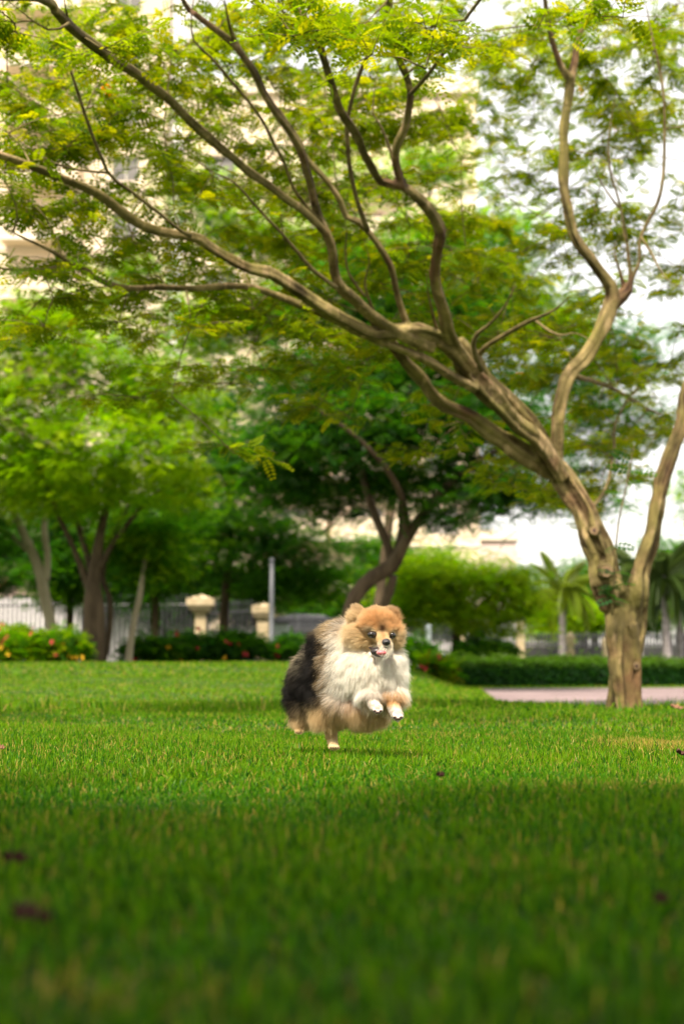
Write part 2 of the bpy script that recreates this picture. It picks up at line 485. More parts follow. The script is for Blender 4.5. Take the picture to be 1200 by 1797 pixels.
def sprays(pos, dirs, scale, temps, colors):
    """one mesh worth of sprays; returns V, F, tint"""
    n = len(pos)
    ups = np.tile(np.array([0, 0, 1.0]), (n, 1)) + rng.normal(size=(n, 3)) * 0.45
    d, s, u = rot_from(dirs, ups)
    which = rng.integers(0, len(temps), n)
    VV, CC = [], []
    for k, T in enumerate(temps):
        i = np.where(which == k)[0]
        if not len(i): continue
        t = T.reshape(-1, 3)
        t = t[None] * scale[i][:, None, None]
        w = (pos[i][:, None] + d[i][:, None] * t[..., 0:1] + s[i][:, None] * t[..., 1:2] + u[i][:, None] * t[..., 2:3])
        nl = T.shape[0]
        jit = 0.82 + 0.36 * rng.random((len(i), nl, 1, 1))
        c = np.ones((len(i), nl, 4, 4))
        c[..., :3] = colors[i][:, None, None, :] * jit
        VV.append(w.reshape(-1, 3)); CC.append(c.reshape(-1, 4))
    V = np.concatenate(VV); C = np.concatenate(CC)
    return V, np.arange(len(V)).reshape(-1, 4), C

FINE = [spray_template(5, 0.075, 0.0150, 0.021), spray_template(6, 0.09, 0.0145, 0.020, 0.35), spray_template(4, 0.06, 0.0155, 0.022, 0.15)]
COARSE = [spray_template(5, 0.22, 0.034, 0.066), spray_template(6, 0.26, 0.032, 0.062, 0.4), spray_template(4, 0.18, 0.038, 0.07, 0.1)]

# ------------------------------------------------------------------ the ornamental tree
# branches traced as (x, y, radius) in photo pixels with the distance at which each end stands
BR = []
def br(d0, d1, pts, beyond=None):
    n = len(pts)
    L = [0.0]
    for i in range(1, n):
        L.append(L[-1] + math.hypot(pts[i][0] - pts[i - 1][0], pts[i][1] - pts[i - 1][1]))
    w = []; r = []
    for i, (x, y, q) in enumerate(pts):
        D = d0 + (d1 - d0) * L[i] / L[-1]
        w.append(P(x, y, D)); r.append(S(q, D))
    if beyond:
        for (v, q) in beyond:
            w.append(Vector(v)); r.append(q)
    BR.append((w, r))
T0 = TREE_D
# main stem
br(T0, T0, [(1094, 1265, 27), (1093, 1243, 20.5), (1092, 1190, 18.5), (1089, 1140, 21), (1080, 1085, 26), (1069, 1040, 26), (1058, 990, 24), (1042, 930, 22.5), (1018, 880, 21),
            (990, 845, 22), (965, 818, 21), (950, 806, 18)])
# buttress and second stem
br(T0 + .02, T0 + .05, [(1074, 1265, 15), (1077, 1220, 11), (1082, 1160, 10), (1078, 1110, 12)])
br(T0 + .0, T0 - .03, [(1119, 1265, 13), (1117, 1230, 8.5), (1118, 1180, 8), (1114, 1140, 8.5), (1106, 1095, 11)])
br(T0 + .03, T0 + .0, [(1104, 1165, 16), (1110, 1110, 16), (1117, 1060, 17), (1121, 1020, 17), (1127, 985, 15), (1137, 950, 14), (1146, 905, 13), (1155, 870, 13),
                    (1165, 835, 14), (1180, 795, 14), (1193, 750, 13), (1204, 705, 13), (1225, 640, 11), (1250, 560, 9), (1262, 470, 7), (1285, 380, 5)])
# upright right branch and its fork
br(T0, T0 - .5, [(968, 822, 15), (975, 790, 13), (977, 750, 12), (984, 695, 12), (997, 660, 13), (1023, 627, 13), (1050, 587, 13), (1068, 548, 14), (1076, 527, 14), (1073, 503, 11), (1052, 476, 9.5),
                 (1033, 450, 9), (1014, 425, 9), (996, 368, 9), (987, 305, 9), (989, 240, 8.5), (996, 178, 8), (1000, 138, 7.5), (1006, 112, 6.5), (1014, 66, 6), (1029, 30, 6), (1045, -5, 5.5), (1060, -70, 4.5)])
br(T0 - .4, T0 - .7, [(1000, 140, 7), (985, 121, 6), (972, 86, 5.5), (960, 32, 5), (955, -5, 4.5), (945, -70, 4)])
br(T0 - .1, T0 - .15, [(1075, 532, 13), (1092, 516, 12), (1100, 508, 10), (1106, 492, 5), (1104, 465, 3.5), (1100, 430, 3), (1090, 395, 2.4), (1092, 340, 2)])
br(T0 - .1, T0 - .2, [(1096, 512, 6), (1088, 480, 3), (1078, 450, 2.6), (1077, 430, 2.2), (1088, 404, 2), (1080, 360, 1.6)])
br(T0 - .1, T0 - .4, [(1102, 504, 5), (1113, 478, 3.5), (1122, 455, 3), (1121, 425, 3), (1131, 398, 3), (1158, 342, 3), (1165, 252, 2.8), (1162, 160, 2.6), (1146, 76, 2.5), (1130, -5, 2.3)])
br(T0 - .2, T0 - .4, [(1124, 416, 2.5), (1140, 440, 2.6), (1154, 468, 2.4), (1170, 490, 2), (1188, 502, 1.8), (1206, 505, 1.5)])
br(T0 - .3, T0 - .5, [(1100, 425, 2.5), (1085, 350, 2), (1070, 300, 2), (1068, 240, 1.8), (1080, 160, 1.5)])
br(T0 - .4, T0 - .5, [(1085, 365, 2.2), (1060, 330, 2), (1042, 295, 1.8), (1032, 260, 1.5)])
# lower olive limb that becomes the pale upright limb
br(T0 - .02, 6.75, [(965, 825, 18), (950, 815, 17), (922, 797, 16), (882, 771, 15), (842, 746, 13.5), (802, 721, 12.5), (771, 701, 12), (737, 662, 11.5), (713, 635, 10), (697, 612, 9), (680, 594, 8.5), (664, 574, 8), (650, 552, 6)])
br(6.75, 5.2, [(760, 612, 9), (725, 597, 9), (694, 581, 9), (657, 557, 9.5), (627, 530, 9.5), (602, 507, 9), (590, 475, 9), (583, 440, 9), (573, 411, 9), (563, 392, 9.5), (552, 358, 8.5), (545, 323, 8.5), (537, 298, 8.5),
               (522, 255, 8.5), (505, 225, 8), (487, 200, 7.5), (468, 168, 7), (445, 125, 6.5), (425, 98, 6.5), (408, 76, 6.5), (375, 50, 5.5), (343, 24, 5), (318, -5, 4.5)], [((-0.62, 4.2, 2.6), 0.010), ((-0.7, 3.2, 2.75), 0.008), ((-0.6, 2.0, 2.8), 0.006)])
br(5.6, 5.1, [(430, 105, 6), (408, 60, 4.5), (399, 25, 4), (394, -5, 3.6)])
# long diagonal to the upper left
br(6.1, 4.4, [(572, 410, 7), (560, 397, 7), (533, 370, 7), (500, 347, 7), (460, 317, 7.5), (427, 292, 7.5), (400, 269, 7.5), (350, 226, 8), (310, 186, 8), (280, 160, 8.5), (250, 136, 8.5), (210, 110, 9), (170, 80, 9.5),
              (125, 44, 9.5), (98, 18, 9), (72, -5, 9)], [((-1.15, 3.7, 2.1), 0.014), ((-1.2, 2.8, 2.3), 0.010), ((-1.05, 1.7, 2.4), 0.007)])
br(4.6, 4.4, [(122, 42, 5), (117, 20, 3), (112, -8, 2.6)])
br(4.5, 4.3, [(122, 40, 4), (105, 50, 3.6), (85, 52, 3.5), (60, 38, 3.5), (35, 18, 3.2), (8, -5, 3)])
# dark middle limb
br(T0 - .05, 6.9, [(985, 838, 15), (965, 805, 15), (945, 778, 14.5), (915, 748, 15), (885, 722, 15), (867, 703, 16), (850, 684, 18), (833, 662, 19), (815, 632, 19), (803, 612, 17), (795, 600, 15)])
br(T0 + .05, 7.2, [(970, 800, 11), (952, 770, 10), (930, 740, 10), (905, 712, 11), (882, 692, 11), (868, 678, 10), (855, 662, 9), (845, 640, 7), (833, 615, 6)])
# left-going limb from the swelling
br(6.9, 5.2, [(825, 648, 15), (798, 612, 15), (770, 596, 14), (735, 586, 16), (705, 580, 14), (672, 586, 12), (643, 586, 11.5), (600, 560, 11), (554, 533, 10.5), (510, 504, 10.5), (470, 479, 11), (437, 470, 10), (395, 449, 9.5), (364, 430, 9.5), (350, 418, 9.5),
              (300, 409, 8.5), (250, 394, 8), (210, 370, 8), (170, 341, 8), (140, 326, 7.5), (90, 305, 7.5), (40, 285, 7), (-5, 268, 6.5), (-70, 235, 6)], [((-2.1, 4.4, 2.4), 0.009)])
br(6.9, 5.6, [(835, 682, 9), (813, 670, 9), (790, 659, 8.5), (750, 636, 8.5), (702, 614, 8), (650, 593, 8), (600, 567, 7), (550, 545, 7), (500, 524, 7), (450, 507, 6.5), (400, 502, 6), (340, 506, 5.5), (280, 505, 5.5), (225, 504, 5.5), (190, 497, 5.5), (165, 485, 5.5), (138, 465, 5.5),
              (118, 467, 5), (80, 475, 4.8), (30, 472, 4.5), (-5, 470, 4.2), (-60, 460, 4)])
br(5.75, 5.4, [(130, 464, 4.5), (95, 443, 4), (64, 428, 3.8), (23, 408, 3.5), (-3, 390, 3)])
br(5.5, 5.3, [(23, 408, 3.2), (31, 385, 2.8), (29, 362, 2.6), (15, 330, 2.2), (8, 310, 2)])
# right upright of the middle limb
br(6.9, 6.0, [(815, 640, 13), (800, 607, 12.5), (791, 580, 11.5), (781, 548, 11), (772, 522, 10.5), (764, 488, 9.5), (769, 445, 9.5), (773, 410, 9.5), (763, 383, 9.5), (743, 360, 9), (720, 337, 9), (704, 324, 8.5)])
br(6.0, 5.0, [(706, 326, 8), (684, 323, 8), (667, 319, 8), (653, 293, 8), (637, 267, 8), (627, 240, 8), (613, 217, 8), (597, 192, 8), (575, 125, 7.5), (560, 76, 7.5), (532, 32, 7.5), (510, -5, 7)], [((-0.25, 4.2, 2.7), 0.011), ((-0.2, 3.0, 2.9), 0.008), ((-0.1, 1.6, 2.9), 0.006)])
br(6.0, 5.0, [(706, 326, 8), (698, 302, 7.5), (693, 277, 7.5), (698, 248, 7.5), (710, 222, 7.5), (717, 193, 7), (720, 165, 7), (712, 130, 7), (695, 90, 7), (687, 55, 7), (690, 30, 6.5), (685, -5, 6.5)], [((0.3, 4.1, 2.7), 0.011), ((0.35, 2.9, 2.9), 0.008), ((0.4, 1.6, 2.9), 0.006)])
br(5.9, 5.7, [(697, 300, 4), (690, 283, 3.5), (684, 262, 2.8), (670, 225, 2.5), (655, 200, 2.2), (658, 150, 2), (664, 110, 1.8)])
# slender branches between
br(6.7, 5.9, [(722, 588, 9), (707, 545, 6.5), (695, 505, 6), (684, 465, 6), (663, 427, 6), (643, 403, 6), (627, 387, 6.5), (607, 380, 5.5), (597, 353, 5.5), (580, 327, 5), (560, 303, 5), (540, 280, 5), (527, 258, 4.5), (515, 235, 4), (497, 200, 4), (470, 160, 3.5)])
br(6.2, 5.4, [(645, 405, 5), (638, 385, 4.5), (627, 353, 4.5), (617, 310, 4.5), (610, 273, 4.2), (607, 223, 4.2), (612, 195, 4), (634, 120, 4), (660, 66, 4), (675, 30, 3.6), (683, -5, 3.4)])
br(6.3, 5.6, [(590, 505, 4), (548, 472, 3.5), (525, 446, 3.5), (507, 425, 3.2), (493, 408, 3), (475, 390, 2.8), (446, 358, 2.5), (410, 320, 2.2), (370, 300, 2), (330, 270, 1.8)])
br(6.1, 5.3, [(560, 385, 4), (545, 370, 3), (515, 330, 3), (500, 290, 3), (475, 240, 3), (460, 210, 3), (430, 170, 3), (400, 135, 3), (370, 100, 3), (340, 70, 3), (336, 30, 2.6), (341, -5, 2.5)])
br(5.9, 5.0, [(335, 414, 4), (318, 405, 3.2), (289, 382, 3.2), (260, 359, 3.2), (231, 336, 3.2), (203, 318, 3.2), (188, 301, 3.2), (174, 266, 3.2), (162, 237, 3), (148, 197, 3), (136, 159, 3), (124, 124, 3), (110, 104, 2.8), (92, 80, 2.6), (70, 60, 2.4)])
br(5.6, 5.3, [(190, 303, 3), (165, 301, 2.6), (139, 298, 2.6), (95, 286, 2.5), (67, 269, 2.4), (43, 255, 2.2), (26, 237, 2)])
br(6.8, 6.3, [(845, 650, 6), (832, 618, 5), (829, 604, 4.5), (837, 585, 4), (854, 573, 3.5), (880, 545, 3), (905, 500, 2.6)])
br(6.9, 6.2, [(838, 625, 5), (850, 610, 4.5), (877, 592, 4.2), (921, 567, 4), (950, 555, 3.4), (972, 544, 3), (1000, 520, 2.4)])
br(6.9, 6.5, [(940, 563, 2.8), (962, 580, 2.4), (985, 588, 2.2), (1010, 585, 2), (1040, 600, 1.8)])
br(6.9, 6.4, [(770, 590, 4), (760, 555, 3), (752, 520, 2.6), (748, 480, 2.2)])
br(6.6, 6.2, [(640, 520, 3), (612, 480, 2.4), (606, 440, 2.2), (608, 400, 2), (600, 370, 1.6)])
br(6.6, 6.3, [(655, 545, 3), (640, 500, 2.4), (648, 460, 2), (640, 425, 1.6)])
# low hanging limbs behind the fork, to the right
br(T0 + .1, 9.2, [(1010, 660, 5), (1050, 672, 4), (1090, 690, 3.5), (1130, 715, 3), (1165, 730, 2)])
br(T0 + .1, 9.0, [(1030, 900, 4), (1060, 860, 3), (1075, 800, 2.6), (1080, 740, 2.4), (1110, 690, 2), (1150, 660, 1.6)])
# limb reaching over the camera
br(5.0, 4.4, [(720, 165, 4), (760, 120, 3.6), (800, 60, 3.4), (840, 0, 3.2)], [((0.7, 3.4, 2.4), 0.006), ((0.9, 2.2, 2.5), 0.005)])
br(5.4, 4.8, [(712, 130, 3), (760, 95, 2.5), (800, 78, 2.3), (850, 52, 2)])

tree = thing('ornamental_tree', 'large leaning tree with smooth olive forked trunk beside the pink path', 'tree', (tb.x, tb.y, 0))
thick = MB()
NODES = []                                     # points of the slim branches, leaves hang near them
ALLN = []
for bi, (w, r) in enumerate(BR):
    pts, rad = catmull(w, r, 0.035)
    if rad[-1] < 0.010:
        for i in range(max(0, len(rad) - 8), len(rad)):
            rad[i] *= 0.25 + 0.75 * (len(rad) - 1 - i) / 8
    # natural kinks
    for i in range(len(pts)):
        k = min(1, i / 6, (len(pts) - 1 - i) / 6 + 0.3)
        pts[i] = pts[i] + Vector((mnoise.noise(pts[i] * 5.0 + Vector((bi, 0, 0))), mnoise.noise(pts[i] * 5.0 + Vector((0, bi, 0))), mnoise.noise(pts[i] * 5.0 + Vector((0, 0, bi))))) * rad[i] * 0.55 * k
        rad[i] *= 1 + 0.16 * mnoise.noise(pts[i] * 9.0 + Vector((3, bi, 1)))
    mx = max(rad)
    if mx > 0.0165:
        thick.tube(pts, rad, 24, 0.24, bi * 1.7)
    else:
        thin = MB(); thin.tube(pts, rad, 9, 0.08, bi * 1.3); thin.build('branch', M['twig'], tree, True)
    for p, q in zip(pts, rad):
        ALLN.append((p.x, p.y, p.z, q))
ALLN = np.array(ALLN)
fuse = thick.build('trunk', M['bark'], None)
rm = fuse.modifiers.new('r', 'REMESH'); rm.mode = 'VOXEL'; rm.voxel_size = 0.0055
sm = fuse.modifiers.new('s', 'SMOOTH'); sm.factor = 0.5; sm.iterations = 2
dg = bpy.context.evaluated_depsgraph_get()
me2 = bpy.data.meshes.new_from_object(fuse.evaluated_get(dg))
bpy.data.objects.remove(fuse)
me2.name = 'trunk'
me2.polygons.foreach_set('use_smooth', np.ones(len(me2.polygons), bool))
from mathutils.kdtree import KDTree
def groove(me):
    kd = KDTree(len(ALLN))
    for i, p in enumerate(ALLN): kd.insert(Vector(p[:3]), i)
    kd.balance()
    n = len(me.vertices)
    c = np.zeros(n * 3, np.float32); me.vertices.foreach_get('co', c); c = c.reshape(-1, 3)
    nn = np.zeros(n * 3, np.float32); me.vertices.foreach_get('normal', nn); nn = nn.reshape(-1, 3)
    gv = np.zeros(n); rr = np.zeros(n)
    for i in range(n):
        _, j, d = kd.find(Vector(c[i]))
        j2 = j + 1 if j + 1 < len(ALLN) and np.abs(ALLN[j + 1, :3] - ALLN[j, :3]).max() < 0.08 else j - 1
        t = Vector(ALLN[j2, :3] - ALLN[j, :3]).normalized()
        w = Vector(nn[i]); w = (w - t * w.dot(t))
        if w.length > 1e-5: w.normalize()
        p = Vector(c[i])
        al = p.dot(Vector((0.3, 0.2, 1.0)))
        q = w * 1.9 + Vector((al * 0.55, al * 0.4, p.x * 0.6))
        f = mnoise.noise(q * 1.5) + 0.5 * mnoise.noise(q * 3.4 + Vector((7, 1, 3))) + 0.25 * mnoise.noise(p * 22)
        gv[i] = f
        rr[i] = ALLN[j, 3]
    ed = np.zeros(len(me.edges) * 2, np.int32); me.edges.foreach_get('vertices', ed); ed = ed.reshape(-1, 2)
    deg = np.bincount(ed.ravel(), minlength=n)
    for _ in range(7):
        for arr in (gv, rr):
            a = np.bincount(ed[:, 0], arr[ed[:, 1]], n) + np.bincount(ed[:, 1], arr[ed[:, 0]], n)
            arr[:] = 0.4 * arr + 0.6 * a / np.maximum(deg, 1)
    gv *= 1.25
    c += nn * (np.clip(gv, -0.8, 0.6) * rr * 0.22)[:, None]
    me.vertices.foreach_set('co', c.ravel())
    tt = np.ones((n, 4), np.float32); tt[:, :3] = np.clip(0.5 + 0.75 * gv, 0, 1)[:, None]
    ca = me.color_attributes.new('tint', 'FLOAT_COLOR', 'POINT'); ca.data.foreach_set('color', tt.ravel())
    me.update()
ALLN = np.array(ALLN)
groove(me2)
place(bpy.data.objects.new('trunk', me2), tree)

# cut stubs on the trunk
def stub(px, py, D, r, dirv, L):
    m = MB(); p = P(px, py, D); d = Vector(dirv).normalized(); R = S(r, D)
    m.tube([p - d * L * 0.6, p + d * L * 0.6, p + d * L], [R * 1.5, R * 1.15, R], 14, 0.12, px)
    o = m.build('branch_stub', M['twig'], tree, True)
    c = MB(); c.tube([p + d * L * 0.97, p + d * (L + 0.004)], [R * 0.92, R * 0.9], 14, 0.1, px)
    place_o = c.build('cut_face', M['cut_wood'], o)
    c2 = MB(); c2.tube([p + d * L, p + d * (L + 0.006)], [R * 0.45, R * 0.4], 10, 0.2, px)
    c2.build('rotten_core', M['cut_core'], o)
stub(932, 801, T0 - .085, 10, (-0.35, -1, 0.25), 0.03)
stub(1042, 933, T0 - .08, 8, (-0.15, -1, 0.15), 0.02)
stub(1063, 1003, T0 - .085, 11, (0.0, -1, 0.0), 0.02)
stub(872, 702, T0 - .16, 5, (0.3, -1, 0.3), 0.02)
stub(1113, 1168, T0 - .03, 7, (0.2, -1, -0.1), 0.02)

# leaf clusters: how leafy each 100 px square of the photograph is
DENS = ["887898875678", "887767772577", "876666754467", "755655555555", "445644455653", "444554555643", "012333444475", "000011112475", "000000012453"]
cl = []
for j, row in enumerate(DENS):
    for i, ch in enumerate(row):
        k = int(ch)
        for _ in range(int(k * (0.78 if i < 5 else 1.05) + rng.random())):
            px = (i + rng.random()) * 100; py = (j + rng.random()) * 100
            if j >= 6 and i >= 9: D = rng.uniform(8.0, 10.0)
            else:
                D = 7.25 - max(0, 950 - px) / 950 * 2.0 + rng.uniform(0.1, 1.45) + (0.2 if px > 850 else 0)
                if py < 130 and rng.random() < 0.2: D = rng.uniform(4.2, 5.2)
            cl.append(P(px, py, D))
# the crown goes on beyond the frame: above it and to both sides; over and behind the camera it is added shade
for _ in range(25):
    cl.append(Vector((rng.uniform(-2.6, 2.8), rng.uniform(5.0, 7.5), rng.uniform(3.3, 4.2))))
for _ in range(700):  # unseen leaves, added thickly to shade the near grass
    zc = rng.uniform(1.7, 3.0)
    cl.append(Vector((rng.uniform(-3.6, 2.4), rng.uniform(-2.6, 1.15 - (zc - 1.7) * 0.75), zc)))
for _ in range(40):
    cl.append(Vector((rng.uniform(2.0, 4.0), rng.uniform(5.5, 9.0), rng.uniform(1.6, 3.6))))
for _ in range(40):
    cl.append(Vector((rng.uniform(-3.2, -1.7), rng.uniform(4.0, 7.0), rng.uniform(1.4, 3.2))))
def visible_gap(p):
    # nothing of the crown outside the frame may drop into view
    return False
POS, DIR, SC, COLR = [], [], [], []
tw = MB()
N3 = ALLN[:, :3]
okn = ALLN[:, 3] < 0.02
N3s = N3[okn]; R3s = ALLN[okn, 3]
def toN(p):
    d = np.linalg.norm(N3s - np.array(p), axis=1)
    i = int(np.argmin(d)); return Vector(N3s[i]), d[i], R3s[i]
base_cols = np.array([[0.117, 0.188, 0.003], [0.082, 0.160, 0.003], [0.185, 0.23, 0.004], [0.050, 0.11, 0.005]])
def first_d(c): return np.linalg.norm(N3s - np.array(c), axis=1).min()
cl.sort(key=first_d)
GN = np.zeros((len(N3s) + 4 * len(cl), 3)); GR = np.zeros(len(GN)); GN[:len(N3s)] = N3s; GR[:len(N3s)] = R3s; gcount = len(N3s)
for c in cl:
    dist = np.linalg.norm(GN[:gcount] - np.array(c), axis=1)
    i_ = int(np.argmin(dist)); q, d, rq = Vector(GN[i_]), float(dist[i_]), GR[i_]
    if d > 0.85 and c.y > 1.8:
        continue
    for f_ in (0.45, 0.7, 0.85, 1.0):
        GN[gcount] = np.array(q.lerp(c, f_)); GR[gcount] = 0.0032; gcount += 1
    over = c.y < 1.75
    # a twig from the nearest branch, sagging
    mid = q.lerp(c, 0.5) + Vector((0, 0, 0.06 * d)) + Vector(rng.normal(size=3) * 0.03 * d)
    pts, rad = catmull([q, mid, c], [min(rq, 0.005), 0.003, 0.0016], 0.06)
    tw.tube(pts, rad, 5)
    NODES.append(c)
    # sub twigs fanning out in a flat layer
    ax = (c - q); ax.z *= 0.4
    a0 = math.atan2(ax.y, ax.x)
    for k in range(6):
        a = a0 + rng.normal() * 1.1
        L = rng.uniform(0.12, 0.30)
        start = q.lerp(c, rng.uniform(0.55, 1.0)) if d > 0.2 else c
        end = start + Vector((math.cos(a) * L, math.sin(a) * L, rng.normal() * 0.05 + 0.01))
        tw.tube([start, start.lerp(end, .5) + Vector((0, 0, 0.012)), end], [0.002, 0.0016, 0.001], 4)
        m = int(L / 0.027)
        for s_ in range(m):
            t = (s_ + rng.random()) / m
            p = start.lerp(end, t)
            sd_ = rng.choice([-1, 1])
            aa = a + sd_ * rng.uniform(0.5, 1.3)
            POS.append((p.x, p.y, p.z)); DIR.append((math.cos(aa), math.sin(aa), rng.normal() * 0.3 - 0.1))
            SC.append(rng.uniform(0.7, 1.25) * (1.9 if over else 1.0))
            b = base_cols[rng.choice(4, p=[0.42, 0.3, 0.2, 0.08])]
            if rng.random() < 0.0005: b = np.array([0.5, 0.22, 0.01])
            COLR.append(b * rng.uniform(0.8, 1.2))
V, Fq, C = sprays(np.array(POS), np.array(DIR), np.array(SC), FINE, np.array(COLR))
crown = np_mesh('crown', V, Fq, M['leaf'], tree, C)
tag(crown, kind='stuff')
two = tw.build('twig', M['twig'], tree, True)
tag(two, kind='stuff')

# young shoot growing out of the trunk
sh = MB(); lp, ld, ls, lc = [], [], [], []
spts = [P(1073, 1080, T0 - 0.15), P(1074, 1050, T0 - 0.17), P(1078, 980, T0 - 0.18), P(1086, 910, T0 - 0.19), P(1099, 850, T0 - 0.19), P(1106, 810, T0 - 0.18), P(1112, 780, T0 - 0.16)]
pts, rad = catmull(spts, [0.006, 0.0055, 0.005, 0.0045, 0.004, 0.003, 0.002], 0.03)
sh.tube(pts, rad, 6)
sho = sh.build('shoot', M['twig'], tree, True)
for i in range(2, len(pts), 2):
    for sg in (-1, 1):
        if rng.random() < (0.9 if i < 7 else 0.45):
            lp.append(tuple(pts[i])); ld.append((sg * 1.0, rng.normal() * 0.5 - 0.4, 0.1 + rng.normal() * 0.3)); ls.append(rng.uniform(1.0, 1.7)); lc.append((0.03, 0.10, 0.03))
for k in range(14):
    lp.append(tuple(P(1066 + rng.normal() * 8, 1035 + rng.normal() * 14, T0 - .15))); ld.append((rng.normal(), -0.8, rng.normal() * 0.6)); ls.append(rng.uniform(0.6, 1.0)); lc.append((0.028, 0.09, 0.03))
V, Fq, C = sprays(np.array(lp), np.array(ld), np.array(ls), FINE, np.array(lc))
tag(np_mesh('leaf_spray', V, Fq, M['leaf'], sho, C), kind='stuff')

# ------------------------------------------------------------------ background trees
def bg_tree(name, label, base, limbs, blobs, bark, cols, n, scale=1.0, group=None, temps=COARSE, cat='tree'):
    """base (px,py,D); limbs: lists of (px,py,r_px,D); blobs: (px,py,rx,ry,D,weight)"""
    b = P(*base)
    t = thing(name, label, cat, tuple(b), group)
    m = MB()
    ends = []
    for li, L in enumerate(limbs):
        w = [P(a, c, d) for (a, c, r, d) in L]; r = [S(r, d) for (a, c, r, d) in L]
        pts, rad = catmull(w, r, 0.12)
        m.tube(pts, rad, 10, 0.12, li)
        ends += [(p, q) for p, q in zip(pts, rad)]
    E = np.array([p for p, q in ends]); 
    tot = sum(bb[2] * bb[3] * bb[5] for bb in blobs)
    pos, dr, cc, sc = [], [], [], []
    for (px, py, rx, ry, D, wgt) in blobs:
        c = np.array(P(px, py, D)); R = np.array([S(rx, D), S((rx + ry) * 0.5, D) * 0.8, S(ry, D)])
        k = max(4, int(n * rx * ry * wgt / tot / 22))
        # limb to the blob
        i = int(np.argmin(np.linalg.norm(E - c, axis=1)))
        m.tube([Vector(E[i]), Vector((E[i] + c) / 2) + Vector((0, 0, 0.1)), Vector(c)], [min(ends[i][1], 0.04), 0.025, 0.012], 6)
        tone = rng.uniform(0.8, 1.2)
        for _ in range(k):
            d = rng.normal(size=3); d /= np.linalg.norm(d)
            rr = rng.random() ** 0.42
            p0 = c + d * R * rr
            a = rng.random() * 6.28
            nn = int(rng.integers(22, 44))
            ext = rng.uniform(0.2, 0.45) * scale
            o = rng.normal(size=(nn, 3)) * np.array([ext, ext, ext * 0.3])
            pos.append(p0 + o)
            aa = rng.random(nn) * 6.28
            dr.append(np.stack([np.cos(aa), np.sin(aa), rng.normal(size=nn) * 0.25 - 0.2], 1))
            bc = np.array(cols[rng.integers(0, len(cols))]) * tone * rng.uniform(0.8, 1.2)
            cc.append(bc * (0.8 + 0.4 * rng.random((nn, 1)))); sc.append(rng.uniform(0.6, 1.1, nn) * scale)
    m.build('trunk', bark, t, True)
    V, Fq, C = sprays(np.concatenate(pos), np.concatenate(dr), np.concatenate(sc), temps, np.concatenate(cc))
    cr = np_mesh('crown', V, Fq, M['leaf_bg'], t, C)
    tag(cr, kind='stuff')
    return t
YG = [(0.185, 0.280, 0.002), (0.140, 0.255, 0.002), (0.24, 0.31, 0.003)]
MG = [(0.052, 0.145, 0.003), (0.08, 0.175, 0.003), (0.032, 0.110, 0.005)]
DG = [(0.020, 0.070, 0.008), (0.030, 0.09, 0.007), (0.016, 0.06, 0.010)]

# left tree with two dark stems
bg_tree('tree', 'dark forked multi-stem tree with bright yellow-green crown on the left side of the lawn', (163, 1160, 22),
        [[(160, 1170, 17, 22), (161, 1120, 15, 22), (162, 1060, 14, 22), (166, 1010, 11, 22), (173, 960, 9, 22), (185, 900, 7, 21.8), (210, 820, 5, 21.5), (240, 700, 4, 21)],
         [(170, 1165, 11, 22), (176, 1100, 10, 22), (170, 1040, 9, 22), (158, 990, 7, 22.2), (140, 930, 5, 22.2), (115, 850, 4, 22)],
         [(163, 1050, 8, 22), (145, 1000, 6, 22), (125, 950, 5, 21.8), (100, 900, 4, 21.5)],
         [(180, 1165, 7, 22.3), (192, 1110, 6, 22.3), (193, 1050, 5, 22.3), (180, 1010, 5, 22.3), (200, 940, 4, 22.4), (230, 880, 3, 22.5)],
         [(175, 1000, 6, 22), (200, 950, 5, 22), (240, 900, 4, 22)]],
        [(60, 640, 110, 90, 20.5, 1), (200, 660, 110, 80, 20.5, 1), (130, 560, 110, 70, 21, .7), (40, 760, 110, 90, 20.5, 1), (190, 770, 120, 80, 20, 1), (300, 720, 80, 90, 21.5, 1),
         (90, 860, 120, 60, 21.5, .7), (220, 870, 110, 55, 21, .7), (-70, 700, 90, 120, 21, 1), (310, 850, 70, 60, 22, .8), (150, 840, 120, 60, 23.5, 1), (30, 560, 60, 50, 21.5, .5)],
        M['wood_dark'], YG + YG + YG + MG[1:2], 11000, 0.85, 'trees at the back of the lawn')
